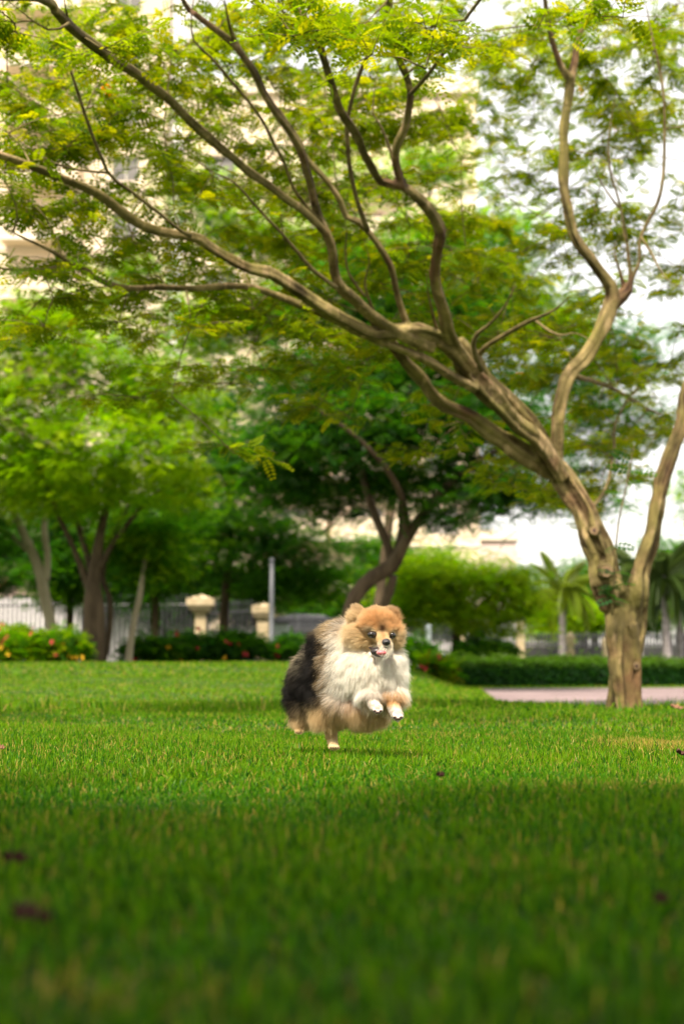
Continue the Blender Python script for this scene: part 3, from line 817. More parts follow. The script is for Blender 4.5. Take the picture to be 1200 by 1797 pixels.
# middle tree: dark, spreading
bg_tree('tree', 'dark spreading tree with leaning forked trunk rising right behind the dog', (604, 1165, 18),
        [[(602, 1172, 15, 18), (606, 1110, 13, 18), (622, 1048, 13, 18), (655, 1012, 13, 18), (688, 992, 13, 18), (706, 960, 10, 17.8), (728, 922, 9, 17.6), (760, 880, 8, 17.3), (810, 830, 6, 17), (870, 790, 4, 16.8)],
         [(690, 1000, 9, 18), (680, 958, 8, 18), (660, 910, 8, 18), (645, 868, 7, 18), (632, 810, 6, 18.2), (620, 740, 4, 18.2)],
         [(694, 985, 9, 18), (706, 930, 8, 18.2), (705, 880, 7, 18.3), (715, 800, 6, 18.4), (740, 700, 4, 18.5)],
         [(600, 1172, 8, 18.2), (640, 1120, 8, 18.2), (676, 1060, 8, 18.1), (690, 1010, 8, 18)],
         [(715, 945, 8, 17.8), (700, 860, 6, 17), (640, 780, 4, 16.2), (560, 720, 3, 15.6)]],
        [(560, 690, 110, 80, 17.5, 1), (700, 640, 120, 80, 18, 1), (820, 650, 100, 80, 18, 1), (650, 760, 130, 70, 17, 1.1), (790, 750, 120, 70, 17, 1.1), (880, 760, 80, 70, 17.5, 1), (860, 850, 90, 60, 17, 1.1),
         (740, 840, 120, 50, 18.5, 1.2), (600, 850, 110, 70, 19, 1), (500, 800, 90, 90, 19, 1), (620, 560, 120, 60, 18.5, .8), (780, 540, 120, 60, 18.5, .8), (930, 870, 50, 40, 16.8, .9), (700, 470, 120, 50, 18.5, .45), (560, 500, 90, 50, 18.5, .4), (860, 450, 80, 60, 18.5, .4), (780, 900, 70, 25, 17.5, 1.1)],
        M['wood_dark'], MG + DG + DG, 13000, 0.85, 'trees at the back of the lawn')
# tree between them, further back
bg_tree('tree', 'mid green tree with drooping leaves behind the two cream gate pillars', (395, 1150, 29),
        [[(395, 1165, 9, 29), (393, 1090, 8, 29), (398, 1020, 7, 29), (405, 950, 6, 29), (400, 850, 4, 29), (395, 740, 3, 29)], [(398, 1010, 5, 29), (360, 940, 4, 29), (330, 870, 3, 29)], [(402, 980, 5, 29), (450, 900, 4, 28.5), (480, 830, 3, 28.5)]],
        [(330, 930, 90, 70, 28, 1), (430, 950, 100, 70, 27.5, 1.1), (520, 970, 90, 70, 28, 1), (400, 850, 120, 80, 29, 1), (320, 820, 80, 70, 29.5, .8), (480, 840, 100, 80, 29, 1), (560, 1010, 60, 40, 28.5, 1), (330, 1005, 80, 35, 30, .9), (420, 1015, 80, 32, 29.5, 1), (500, 1030, 70, 30, 29.5, 1), (270, 1020, 50, 35, 30, .8), (420, 740, 110, 80, 29, .8), (340, 640, 90, 80, 30, .5), (460, 640, 80, 70, 29.5, .45)],
        M['wood_dark'], MG + DG, 11000, 1.0, 'trees at the back of the lawn')
# pale leaning trunk at far left
bg_tree('tree', 'tree with bent mossy pale trunk at the left edge before the house', (92, 1128, 25),
        [[(97, 1150, 10, 25), (92, 1105, 10, 25), (82, 1060, 10, 25), (72, 1010, 9, 25), (58, 970, 8, 25), (42, 935, 7, 24.8), (20, 880, 5, 24.6), (0, 800, 4, 24.5)],
         [(80, 1020, 7, 25), (84, 980, 6, 25), (78, 930, 6, 25), (82, 880, 5, 25), (76, 800, 3, 25)], [(60, 975, 5, 25), (20, 940, 4, 25), (-20, 915, 3, 25)]],
        [(20, 830, 80, 60, 24, 1), (-50, 860, 80, 80, 24, 1), (70, 830, 60, 60, 25, .8), (-20, 950, 50, 40, 25, .8), (10, 900, 60, 40, 26, .7)],
        M['wood_pale'], MG + DG[:1], 3200, 0.9, 'trees at the back of the lawn')
bg_tree('tree', 'dark dense tree hanging over the house roof at the left edge', (-40, 1140, 33),
        [[(-40, 1160, 12, 33), (-42, 1060, 10, 33), (-30, 960, 8, 33), (-20, 880, 5, 33)]],
        [(0, 990, 50, 60, 31, 1.2), (20, 940, 50, 50, 32, 1), (-60, 950, 80, 80, 33, 1)], M['wood_dark'], DG, 2600, 1.0, 'trees at the back of the lawn')
bg_tree('tree', 'slim young tree with thin pale leaning trunk beside the dark forked tree', (226, 1160, 22.5),
        [[(225, 1168, 7, 22.5), (230, 1125, 6, 22.5), (237, 1085, 5.5, 22.5), (246, 1045, 5, 22.5), (252, 1000, 4, 22.5), (262, 930, 3, 22.5)]],
        [(262, 950, 60, 40, 22.5, 1), (285, 990, 45, 30, 22.8, 1), (225, 960, 40, 35, 22.8, 1)], M['wood_pale'], MG + YG[:1], 2400, 0.75, 'trees at the back of the lawn')
bg_tree('tree', 'tall lime green tree filling the view behind the big tree limbs', (655, 1160, 25),
        [[(655, 1172, 10, 25), (660, 1090, 9, 25), (672, 1000, 8, 25), (690, 850, 7, 25), (700, 700, 6, 25), (720, 560, 4, 25), (740, 400, 3, 25)], [(690, 830, 5, 25), (620, 700, 4, 25), (520, 560, 3, 25), (430, 440, 2, 25)], [(700, 720, 5, 25), (800, 600, 4, 25), (880, 480, 3, 25)]],
        [(770, 420, 90, 60, 24, .8), (860, 510, 80, 60, 24, .8), (660, 470, 90, 60, 24, .7), (560, 420, 80, 55, 24, .6), (440, 420, 80, 60, 24, .6), (360, 340, 70, 60, 24, .45), (880, 390, 60, 50, 24, .5), (770, 290, 70, 50, 24, .5), (940, 560, 70, 60, 24, .8),
         (350, 560, 80, 60, 24, .7), (480, 560, 90, 50, 24, .8), (760, 560, 100, 60, 24, .9), (600, 300, 80, 45, 24, .3), (240, 480, 60, 40, 24, .5)],
        M['wood_dark'], YG + YG + MG[:1], 12000, 0.9, 'trees at the back of the lawn')
bg_tree('tree', 'airy tree with gappy green leaves directly behind the leaning trunk', (1092, 1172, 26.5),
        [[(1092, 1180, 8, 26.5), (1076, 1085, 7, 26.5), (1058, 990, 6, 26.5), (1038, 925, 5, 26.5), (1005, 865, 4, 26.5), (980, 780, 3, 26.5), (1000, 680, 2, 26.5)], [(1040, 925, 3, 26.5), (1085, 800, 2, 26.5), (1110, 660, 1.5, 26.5)], [(985, 790, 2.5, 26.5), (950, 700, 2, 26.5)]],
        [(1040, 620, 70, 50, 26, .55), (1110, 640, 60, 50, 26, .5), (960, 660, 60, 50, 26, .5), (1030, 720, 80, 50, 26, .55), (1110, 740, 60, 50, 26, .45), (1050, 800, 70, 40, 26, .5), (970, 780, 50, 40, 26, .5), (1040, 880, 60, 35, 26, .45), (1020, 560, 60, 40, 26, .45), (1120, 580, 50, 30, 26, .3)],
        M['wood_dark'], MG, 5200, 0.85, 'trees beyond the hedge')
# bright tree right of the dog
bg_tree('tree', 'bright yellow-green round tree above the left end of the clipped hedge', (800, 1165, 29),
        [[(800, 1175, 9, 29), (800, 1120, 8, 29), (806, 1070, 6, 29), (815, 1020, 4, 29)], [(803, 1100, 5, 29), (770, 1060, 4, 29), (750, 1020, 3, 29)], [(803, 1100, 5, 29), (850, 1060, 4, 29), (880, 1030, 3, 29)]],
        [(770, 1030, 60, 40, 28, 1.1), (840, 1025, 65, 40, 28, 1.1), (890, 1050, 45, 45, 28.5, 1), (740, 1070, 50, 40, 29, 1), (820, 1075, 70, 35, 28, .9), (870, 1095, 50, 25, 29, .8), (700, 1040, 40, 40, 29.5, 1), (760, 985, 60, 25, 29, .6), (850, 985, 40, 18, 29, .45), (905, 1010, 30, 22, 28, .6), (715, 1005, 40, 30, 28, .8), (930, 1070, 25, 30, 28.5, .6)],
        M['wood_dark'], YG, 6000, 0.85, 'trees beyond the hedge')
# further trees on the right
def simple_tree(label, px, D, top, w, cols, n, group='trees beyond the hedge', bark='wood_dark', base=1160):
    h = base - top
    bl = []
    for k in range(9):
        bl.append((px + rng.uniform(-.75, .75) * w, top + h * rng.uniform(0.12, 0.55), w * rng.uniform(.35, .6), h * rng.uniform(.12, .22), D + rng.uniform(-1.5, 1.5), 1))
    bl.append((px, top + h * 0.14, w * 0.4, h * 0.12, D, 1))
    bg_tree('tree', label, (px, base, D), [[(px, base + 10, 8, D), (px + 3, base - h * .3, 6, D), (px - 3, base - h * .6, 4, D), (px, top + h * .2, 2, D)],
                                            [(px, base - h * .3, 4, D), (px + w * .4, top + h * .4, 2, D)], [(px, base - h * .35, 4, D), (px - w * .4, top + h * .4, 2, D)]],
            bl, M[bark], cols, n, 1.0, group)
simple_tree('pale grey-green tree standing just right of the distant pink block', 935, 48, 1000, 40, [(0.10, 0.16, 0.07), (0.08, 0.13, 0.05)], 3000)
simple_tree('mid green tree peeking over the yellow palm behind the hedge', 1040, 44, 985, 55, MG, 4000)
simple_tree('broad yellow-green tree low behind the leaning trunk and hedge', 1020, 40, 1050, 70, YG, 5000)
simple_tree('dense green tree filling the gap left of the two grey palms', 1115, 42, 1030, 50, MG + YG, 4500)
simple_tree('tall dark tree behind the grey palms at the right edge', 1190, 46, 940, 60, MG, 5000)
simple_tree('dark low tree behind the dog and the thin white post', 745, 40, 1040, 60, DG, 3500)
simple_tree('dark green tree behind the metal pole and the parked car', 560, 46, 985, 70, DG + MG, 4000)
simple_tree('dark leafy tree behind the slim pale young tree', 285, 42, 985, 55, DG, 3500, 'trees at the back of the lawn')

for lab, px, D, top, w, c in [('dark tree rising over the white wall left of the forked trunk', 128, 45, 950, 42, DG), ('dark tree filling the gap right of the forked trunk', 205, 44, 965, 45, DG + MG[:1]),
                            ('dark low tree directly behind the left cream pillar', 345, 42, 975, 45, DG), ('dark low tree directly behind the right cream pillar', 450, 41, 985, 45, DG + MG[:1]),
                            ('mid green tree behind the leaning dark trunk and the dog', 655, 50, 925, 60, MG + DG), ('green tree under the dark spreading crown right of the dog', 760, 52, 945, 55, MG + YG[:1])]:
    simple_tree(lab, px, D, top, w, c, 3600, 'trees behind the fence')
simple_tree('dark leafy tree behind the slim pale trunk, in front of the fence', 270, 30, 850, 75, DG + MG, 5200, 'trees at the back of the lawn')
simple_tree('dark leafy tree behind the forked multi-stem trunk, in front of the fence', 120, 31, 840, 80, DG + MG, 5200, 'trees at the back of the lawn')
simple_tree('broad green tree past the left edge of the view, beside the flower bed', -190, 24, 560, 130, YG + MG, 7000, 'trees at the back of the lawn')
simple_tree('second tree past the left edge of the view, further along the fence', -420, 30, 620, 150, MG + DG, 7000, 'trees at the back of the lawn')
simple_tree('green tree past the right edge of the view, beyond the hedge', 1330, 38, 780, 110, MG + YG, 6000)
# ------------------------------------------------------------------ palms
def frond_mesh(name, L, droop):
    v = []; f = []
    n = 16
    for i in range(n):
        t = i / (n - 1)
        x = L * t * (1 - 0.25 * droop * t); z = L * (0.35 * t - droop * t * t)
        v += [(x, -0.012, z), (x, 0.012, z)]
        if i: f.append((2 * i - 2, 2 * i - 1, 2 * i + 1, 2 * i))
    k = len(v)
    for i in range(1, 44):
        t = i / 44
        x = L * t * (1 - 0.25 * droop * t); z = L * (0.35 * t - droop * t * t)
        l = 0.19 * L * math.sin(math.pi * min(1, t * 0.85 + 0.12)) ** 0.7
        for sg in (-1, 1):
            a = len(v)
            v += [(x - 0.005, 0, z), (x + 0.006, 0, z), (x + l * 0.42 + 0.006, sg * l * 0.55, z - l * 0.45), (x + l * 0.5, sg * l * 0.66, z - l * 0.85)]
            f.append((a, a + 1, a + 2, a + 3))
    me = bpy.data.meshes.new(name); me.from_pydata(v, [], f); me.update()
    return me
def palm(label, px, base, D, top, rpx, L, col, group='palms along the hedge', lean=0):
    b = P(px, base, D); tp = P(px + lean, top, D)
    t = thing('palm_tree', label, 'palm tree', tuple(b), group)
    m = MB()
    n = 26; pts = []; rad = []
    for i in range(n):
        u = i / (n - 1)
        pts.append(b.lerp(tp, u)); rad.append(S(rpx, D) * (1.25 - 0.5 * u + (0.12 if u < 0.05 else 0)) * (1 + 0.05 * (i % 2)))
    m.tube(pts, rad, 12)
    m.build('trunk', M['palm_bark'], t, True)
    mt = leaf_mat('palm_leaf', 0.4)
    meshes = []
    for dr in (0.45, 0.75, 1.05):
        me = frond_mesh('frond', L, dr)
        ca = me.color_attributes.new('tint', 'FLOAT_COLOR', 'POINT')
        ca.data.foreach_set('color', np.tile(np.array([*col, 1], np.float32) * np.array([1, 1, 1, 1]), len(me.vertices)))
        me.materials.append(mt); meshes.append(me)
    for k in range(30):
        o = bpy.data.objects.new('frond', meshes[k % 3])
        link(o, t)
        o.location = tp - b + Vector((0, 0, -0.02 * (k % 3)))
        o.rotation_euler = (0, rng.uniform(-0.8, 0.35) + 0.25 * (k % 3 - 1), k * 2.4 + rng.uniform(-.2, .2))
        o.scale = [rng.uniform(0.85, 1.1)] * 3
palm('palm with yellow-green drooping fronds behind the hedge left of the leaning trunk', 986, 1165, 34, 1035, 5.5, 1.15, (0.16, 0.235, 0.012))
palm('palm with grey trunk half hidden behind the leaning tree trunk', 1121, 1172, 33, 1000, 6, 1.2, (0.07, 0.12, 0.02))
palm('thicker grey palm standing before the hedge near the right edge', 1173, 1196, 27, 1010, 7, 1.1, (0.06, 0.11, 0.02), lean=-10)
palm('thinner grey palm at the right edge beside the thicker palm', 1194, 1192, 28.5, 1030, 5, 1.1, (0.04, 0.09, 0.03), lean=-6)

# ------------------------------------------------------------------ hedge
def hedge():
    h0 = P(780, 1207, 20.6); 
    pts = [(1.62, 22.2), (2.6, 22.6), (4.2, 23.4), (6.2, 25.6), (9.5, 28.5)]
    t = thing('hedge', 'long low clipped dark green hedge along the far side of the path', 'hedge', (pts[0][0], pts[0][1], 0))
    m = MB()
    H, W = 0.42, 0.55
    pos, nrm, col = [], [], []
    for i in range(len(pts) - 1):
        a = np.array(pts[i]); b = np.array(pts[i + 1]); L = np.linalg.norm(b - a); d = (b - a) / L; nn = np.array([-d[1], d[0]])
        q = [a - nn * 0.0, b - nn * 0.0, b + nn * W, a + nn * W]
        v = [(x, y, -0.1) for x, y in q] + [(x, y, H - 0.05) for x, y in q]
        m.add(v, [(0, 1, 5, 4), (1, 2, 6, 5), (2, 3, 7, 6), (3, 0, 4, 7), (4, 5, 6, 7)])
        k = int(L * 2600)
        u = rng.random(k) * L
        side = rng.random(k)
        face = side < 0.55
        bump = 0.03 * np.sin(u * 6 + i) + 0.02 * np.sin(u * 17)
        off = np.where(face, -0.02 + rng.normal(size=k) * 0.02 - bump, rng.random(k) * W)
        z = np.where(face, rng.random(k) * H, H - 0.03 + bump + rng.normal(size=k) * 0.025 + np.where(rng.random(k) < 0.06, rng.exponential(0.05, k), 0))
        xy = a + d * u[:, None] + nn * off[:, None]
        pos.append(np.stack([xy[:, 0], xy[:, 1], z], 1))
        dn = np.stack([np.full(k, -nn[0]), np.full(k, -nn[1]), np.full(k, 0.2)], 1)
        dn[~face] = (0, 0, 1)
        nrm.append(dn + rng.normal(size=(k, 3)) * 0.7)
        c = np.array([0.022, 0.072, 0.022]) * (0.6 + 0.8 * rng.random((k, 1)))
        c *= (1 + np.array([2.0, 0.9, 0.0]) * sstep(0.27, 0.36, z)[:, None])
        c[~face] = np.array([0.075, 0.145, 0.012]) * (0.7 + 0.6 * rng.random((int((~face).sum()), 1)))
        col.append(c)
    m.build('branch', surf('hedge_core', (0.012, 0.025, 0.008), (0.02, 0.04, 0.012), 8, 0.95), t)
    pos = np.concatenate(pos); nrm = np.concatenate(nrm); col = np.concatenate(col)
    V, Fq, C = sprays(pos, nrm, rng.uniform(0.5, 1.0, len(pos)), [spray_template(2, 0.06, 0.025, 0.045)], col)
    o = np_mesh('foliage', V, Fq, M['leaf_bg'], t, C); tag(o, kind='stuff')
hedge()

# ------------------------------------------------------------------ flowering shrubs
def flower_mesh(name, r, mat):
    m = MB()
    for k in range(5):
        a = k * 2 * math.pi / 5
        c, s_ = math.cos(a), math.sin(a)
        m.add([(0, 0, 0), (r * .6 * c - r * .4 * s_, r * .6 * s_ + r * .4 * c, r * .25), (r * c, r * s_, r * .1), (r * .6 * c + r * .4 * s_, r * .6 * s_ - r * .4 * c, r * .25)], [(0, 1, 2, 3)])
    m.lathe((0, 0, 0), [(0.02 * r, -r * .2), (r * .16, 0), (r * .12, r * .35), (0.02 * r, r * .4)], 6)
    me = bpy.data.meshes.new(name); me.from_pydata(m.v, [], m.f); me.materials.append(mat); me.update()
    return me
FL_R = flower_mesh('flower', 0.042, M['red']); FL_Y = flower_mesh('flower', 0.042, M['yellow'])
def shrub(label, px, base, D, wpx, hpx, cols, n, flowers, group='flowering shrubs along the back of the lawn'):
    b = P(px, base, D)
    t = thing('flowering_shrub', label, 'shrub', tuple(b), group)
    m = MB(); pos, dr, cc, sc = [], [], [], []
    W = S(wpx, D); H = S(hpx, D)
    for k in range(n):
        a = rng.random() * 6.28; rr = rng.random() ** 0.5
        x = math.cos(a) * rr * W; y = math.sin(a) * rr * W * 0.6
        hmax = H * (1 - 0.45 * rr ** 2) * (0.85 + 0.25 * mnoise.noise(Vector((x * 3 + px, y * 3, 0))))
        z = hmax * rng.random() ** 0.45
        if k < 26: m.tube([b, b + Vector((x * .5, y * .5, z * .6)), b + Vector((x, y, z))], [0.012, 0.008, 0.004], 5)
        nn = 5
        pos.append(np.array(b) + np.array([x, y, z]) + rng.normal(size=(nn, 3)) * 0.05)
        aa = rng.random(nn) * 6.28
        dr.append(np.stack([np.cos(aa), np.sin(aa), rng.normal(size=nn) * 0.5 + 0.2], 1))
        cc.append(np.array(cols[rng.integers(0, len(cols))]) * rng.uniform(.7, 1.3, (nn, 1))); sc.append(rng.uniform(.5, .9, nn))
    m.build('stem', M['wood_dark'], t)
    V, Fq, C = sprays(np.concatenate(pos), np.concatenate(dr), np.concatenate(sc), COARSE, np.concatenate(cc))
    o = np_mesh('foliage', V, Fq, M['leaf_bg'], t, C); tag(o, kind='stuff')
    for (fx, fy, kind) in flowers:
        p = P(fx, fy, D - W * 0.62 - 0.05)
        for q in range(2):
            o = bpy.data.objects.new('flower', FL_R if kind == 'r' else FL_Y)
            link(o, t); o.location = p - b + Vector(rng.normal(size=3) * 0.03)
            o.rotation_euler = (1.2 + rng.normal() * .4, rng.normal() * .4, rng.random() * 6)
shrub('bright green shrub with red and yellow flowers at the left edge of the lawn', 20, 1168, 21, 75, 75, YG + MG, 420, [(52, 1103, 'r'), (3, 1100, 'r'), (13, 1118, 'r'), (6, 1130, 'r'), (2, 1142, 'y'), (12, 1145, 'y')])
shrub('bright shrub with red and yellow flowers just left of the dark forked trunk', 100, 1168, 21, 55, 68, YG + MG, 330, [(92, 1132, 'r'), (91, 1149, 'r'), (110, 1136, 'y'), (128, 1151, 'y'), (136, 1150, 'y'), (26, 1124, 'r')])
shrub('low dark shrub with one red flower at the foot of the slim young tree', 265, 1164, 23.5, 50, 48, DG + MG[:2], 280, [(232, 1153, 'r'), (293, 1138, 'y')])
shrub('dark green shrub dotted with deep red blooms below the left cream pillar', 335, 1163, 24, 60, 56, DG + MG[:1], 340, [(310, 1112, 'r'), (347, 1103, 'r'), (345, 1135, 'r'), (320, 1155, 'y')])
shrub('dark green shrub with red blooms between the two cream pillars', 415, 1163, 24, 52, 60, DG + MG[:1], 320, [(420, 1133, 'r'), (398, 1130, 'r'), (430, 1145, 'r'), (395, 1155, 'y')])
shrub('leafy dark shrub between the metal pole and the dog', 520, 1163, 24.5, 55, 48, DG + MG[:1], 300, [(490, 1152, 'r'), (487, 1135, 'r')])
shrub('low leafy shrub mostly hidden behind the dog', 630, 1163, 25, 60, 46, DG + MG, 260, [])
shrub('dark shrub right of the dog below the thin white post', 715, 1172, 24, 48, 58, DG + MG, 260, [])
shrub('small shrub with rusty leaves where the lawn meets the hedge', 765, 1196, 21, 26, 46, YG + MG + [(0.2, 0.07, 0.02)], 200, [(744, 1172, 'r'), (768, 1152, 'r')])
shrub('shrub in shade behind the hedge left end', 850, 1168, 27.5, 60, 55, DG + MG, 260, [])

# ------------------------------------------------------------------ fence, pillars, wall
GB = 0.38
def pillar(label, px, D, w, top, capw, base=1160, group='cream stone pillars of the iron fence', cap=True):
    b = P(px, base, D); h = P(px, top, D).z - b.z; r = S(w / 2, D); c = S(capw / 2, D)
    t = thing('stone_pillar', label, 'pillar', tuple(b), group)
    m = MB(); hs = h - (S(30, D) if cap else 0)
    m.box(b.x - r * 1.15, b.x + r * 1.15, b.y - r * 1.15, b.y + r * 1.15, b.z - 0.1, b.z + 0.25)
    m.box(b.x - r, b.x + r, b.y - r, b.y + r, b.z + 0.25, b.z + hs)
    m.build('shaft', M['stone'], t)
    if cap:
        m2 = MB(); z = b.z + hs
        m2.box(b.x - c * .62, b.x + c * .62, b.y - c * .62, b.y + c * .62, z, z + S(6, D))
        m2.box(b.x - c * .85, b.x + c * .85, b.y - c * .85, b.y + c * .85, z + S(6, D), z + S(12, D))
        m2.box(b.x - c, b.x + c, b.y - c, b.y + c, z + S(12, D), z + S(24, D))
        k = len(m2.v)
        z1, z2 = z + S(24, D), z + S(32, D)
        e = c * .9
        m2.add([(b.x - e, b.y - e, z1), (b.x + e, b.y - e, z1), (b.x + e, b.y + e, z1), (b.x - e, b.y + e, z1), (b.x, b.y, z2)], [(0, 1, 4), (1, 2, 4), (2, 3, 4), (3, 0, 4)])
        m2.build('cap', M['stone'], t)
pillar('cream pillar with widest cap behind the dark flowering shrub', 352, 37, 19, 1045, 47)
pillar('cream pillar with wide cap just left of the grey metal pole', 461, 35, 20, 1058, 38)
pillar('pale pillar among the trunks under the bright round tree', 811, 36, 11, 1118, 16)
pillar('tallest pale pillar right of the bright round tree', 913, 33, 13, 1085, 15, cap=False)
pillar('short pale pillar right of the yellow palm', 1001, 35, 11, 1110, 14)
pillar('short pale pillar left of the leaning tree trunk', 1064, 35, 11, 1117, 14)

def fence(label, x0, x1, D0, D1, ztop, zbase, step, group='iron fences behind the park'):
    t = thing('iron_fence', label, 'fence', (x0, D0, zbase), group)
    n = int(abs(x1 - x0) / step)
    bars = MB()
    for k in range(n + 1):
        u = k / n; x = x0 + (x1 - x0) * u; y = D0 + (D1 - D0) * u
        bars.box(x - 0.022, x + 0.022, y - 0.022, y + 0.022, zbase, ztop - 0.1)
        bars.lathe((x, y, ztop - 0.1), [(0.022, 0), (0.042, 0.03), (0.002, 0.14)], 4)
    o = bars.build('bar', M['iron'], t); tag(o, kind='stuff')
    for z in (zbase + 0.15, ztop - 0.28):
        r = MB(); r.tube([(x0, D0, z), (x1, D1, z)], [0.028, 0.028], 6)
        r.build('rail', M['iron'], t)
    k = 0
    for u in np.linspace(0, 1, max(2, int(abs(x1 - x0) / 2.6) + 1)):
        p = MB(); x = x0 + (x1 - x0) * u; y = D0 + (D1 - D0) * u
        p.box(x - 0.03, x + 0.03, y - 0.03, y + 0.03, zbase - 0.1, ztop - 0.05)
        p.build('post', M['iron'], t)
fence('dark iron fence with spear tops in front of the beige house', -17.0, P(335, 1100, 37.2).x, 38.6, 37.2, 2.30, 0.4, 0.125)
fence('dark iron fence section between the two cream pillars', P(365, 1100, 37).x, P(449, 1100, 35.3).x, 36.9, 35.3, 2.05, 0.4, 0.115)
fence('dark iron fence section behind and right of the dog', P(474, 1100, 35.1).x, P(800, 1100, 36).x, 35.2, 36, 1.6, 0.3, 0.09)
fence('dark iron fence behind the clipped hedge and palms', P(820, 1100, 36).x, 11.0, 36.2, 37.5, 1.25, 0.1, 0.09)
wall = MB(); wall.box(-21, -4.0, 43.0, 43.2, 0.3, 2.5)
wt = wall.build('boundary_wall', M['white'])
tag(wt, 'white rendered wall seen between the bars of the left fence', 'wall')
wall = MB(); wall.box(-3.7, 7.5, 44.5, 44.7, 0.2, 1.75)
wt = wall.build('boundary_wall', M['white'])
tag(wt, 'pale wall behind the dog and the parked car', 'wall')
wall = MB(); wall.box(3.2, 16, 40.5, 40.7, 0.0, 1.0)
wt = wall.build('boundary_wall', surf('dark_wall', (0.05, 0.05, 0.045), (0.07, 0.07, 0.06), 2, 0.9))
tag(wt, 'low dark wall behind the hedge fence on the right', 'wall')

# ------------------------------------------------------------------ posts and cabinet
def pole():
    b = P(476, 1162, 25.5)
    t = thing('metal_pole', 'slim upright grey metal pole standing at the back of the lawn', 'pole', tuple(b))
    m = MB(); z1 = P(476, 985, 25.5).z - b.z
    m.lathe((b.x, b.y, b.z), [(0.085, 0), (0.085, 0.03), (0.046, 0.04), (0.043, 1.0), (0.036, z1)], 14)
    m.build('shaft', M['steel'], t, True)
    m = MB(); m.box(b.x - 0.14, b.x + 0.14, b.y - 0.14, b.y + 0.14, b.z - 0.05, b.z - 0.002)
    m.build('base_plate', M['steel'], t)
    m = MB(); m.lathe((b.x, b.y, b.z + z1), [(0.05, 0), (0.05, 0.03), (0.01, 0.06)], 12)
    m.build('cap', M['steel'], t, True)
pole()
b = P(752, 1160, 27)
t = thing('marker_post', 'thin pale post standing on the lawn edge right of the dog', 'post', tuple(b))
m = MB(); m.lathe(tuple(b), [(0.055, -0.05), (0.05, 0.5), (0.05, 0.62)], 10); m.build('shaft', M['cabinet'], t, True)
m = MB(); m.lathe((b.x, b.y, b.z + 0.62), [(0.065, 0), (0.065, 0.03), (0.02, 0.07)], 10); m.build('cap', M['cabinet'], t, True)
b = P(493, 1142, 31)
t = thing('utility_cabinet', 'pale blue-white utility cabinet just right of the grey metal pole', 'cabinet', tuple(b))
w = S(13, 31); h = S(46, 31)
m = MB(); m.box(b.x - w, b.x + w, b.y - .15, b.y + .15, b.z, b.z + h); m.build('body', M['cabinet'], t)
m = MB(); m.box(b.x - w * 1.08, b.x + w * 1.08, b.y - .18, b.y + .18, b.z + h, b.z + h + 0.04); m.build('lid', M['steel'], t)
for sg in (-1, 1):
    m = MB(); m.box(b.x + (0.012 if sg > 0 else -w + 0.02), b.x + (w - 0.02 if sg > 0 else -0.012), b.y - .165, b.y - .153, b.z + 0.04, b.z + h - 0.04); d = m.build('door', M['cabinet'], t)
    m = MB(); m.box(b.x + sg * 0.03 - .008, b.x + sg * 0.03 + .008, b.y - .178, b.y - .168, b.z + h * .45, b.z + h * .58); m.build('handle', M['iron'], d)

# ------------------------------------------------------------------ parked car
def car():
    b = P(500, 1150, 41); x0 = P(392, 1100, 41).x; z0 = 0.42
    t = thing('parked_car', 'dark grey parked car behind the fence between pillar and dog', 'car', (x0 + 2, 41, z0))
    prof = [(0.0, 0.35), (0.02, 0.75), (0.25, 0.9), (1.05, 1.0), (1.55, 1.42), (2.1, 1.5), (2.9, 1.47), (3.6, 1.05), (4.05, 0.95), (4.15, 0.6), (4.12, 0.3), (3.7, 0.25), (0.4, 0.25)]
    y0, y1 = 40.2, 41.8
    v = []; n = len(prof)
    for y, ins in ((y0, 0.0), (y1, 0.0)):
        for (x, z) in prof:
            k = 0.16 if z > 1.1 else (0.04 if z > 0.8 else 0)
            v.append((x0 + x, y + (k if y == y0 else -k), z0 + z))
    f = [tuple(range(n)), tuple(range(2 * n - 1, n - 1, -1))] + [((i + 1) % n, i, i + n, (i + 1) % n + n) for i in range(n)]
    body = mesh_obj('body', v, f, M['car'], t)
    bv = body.modifiers.new('b', 'BEVEL'); bv.width = 0.05; bv.segments = 3
    for (a, c, d, e) in [((1.25, 1.06), (1.66, 1.40), (2.1, 1.43), (2.1, 1.04)), ((2.2, 1.04), (2.2, 1.43), (2.85, 1.41), (3.4, 1.06))]:
        yk = y0 + 0.09
        q = [(x0 + x, y0 + 0.035 + (z - 1.0) * 0.28 - 0.02, z0 + z) for x, z in (a, c, d, e)]
        q2 = [(x, y + 0.03, z) for x, y, z in q]
        mesh_obj('window', q + q2, [(0, 1, 2, 3), (7, 6, 5, 4), (0, 4, 5, 1), (1, 5, 6, 2), (2, 6, 7, 3), (3, 7, 4, 0)], M['car_glass'], t)
    for wx in (0.8, 3.35):
        for yy in (y0 - 0.01, y1 + 0.01):
            m = MB(); m.tube([(x0 + wx, yy - .1, z0 + .31), (x0 + wx, yy + .1, z0 + .31)], [0.31, 0.31], 20); wo = m.build('wheel', M['rubber'], t)
            m = MB(); m.tube([(x0 + wx, yy - .115, z0 + .31), (x0 + wx, yy + .115, z0 + .31)], [0.19, 0.19], 14); m.build('rim', M['steel'], wo)
    m = MB(); m.box(x0 + 1.2, x0 + 1.35, y0 - 0.13, y0 + 0.02, z0 + 1.02, z0 + 1.14); m.build('wing_mirror', M['cabinet'], t)
car()

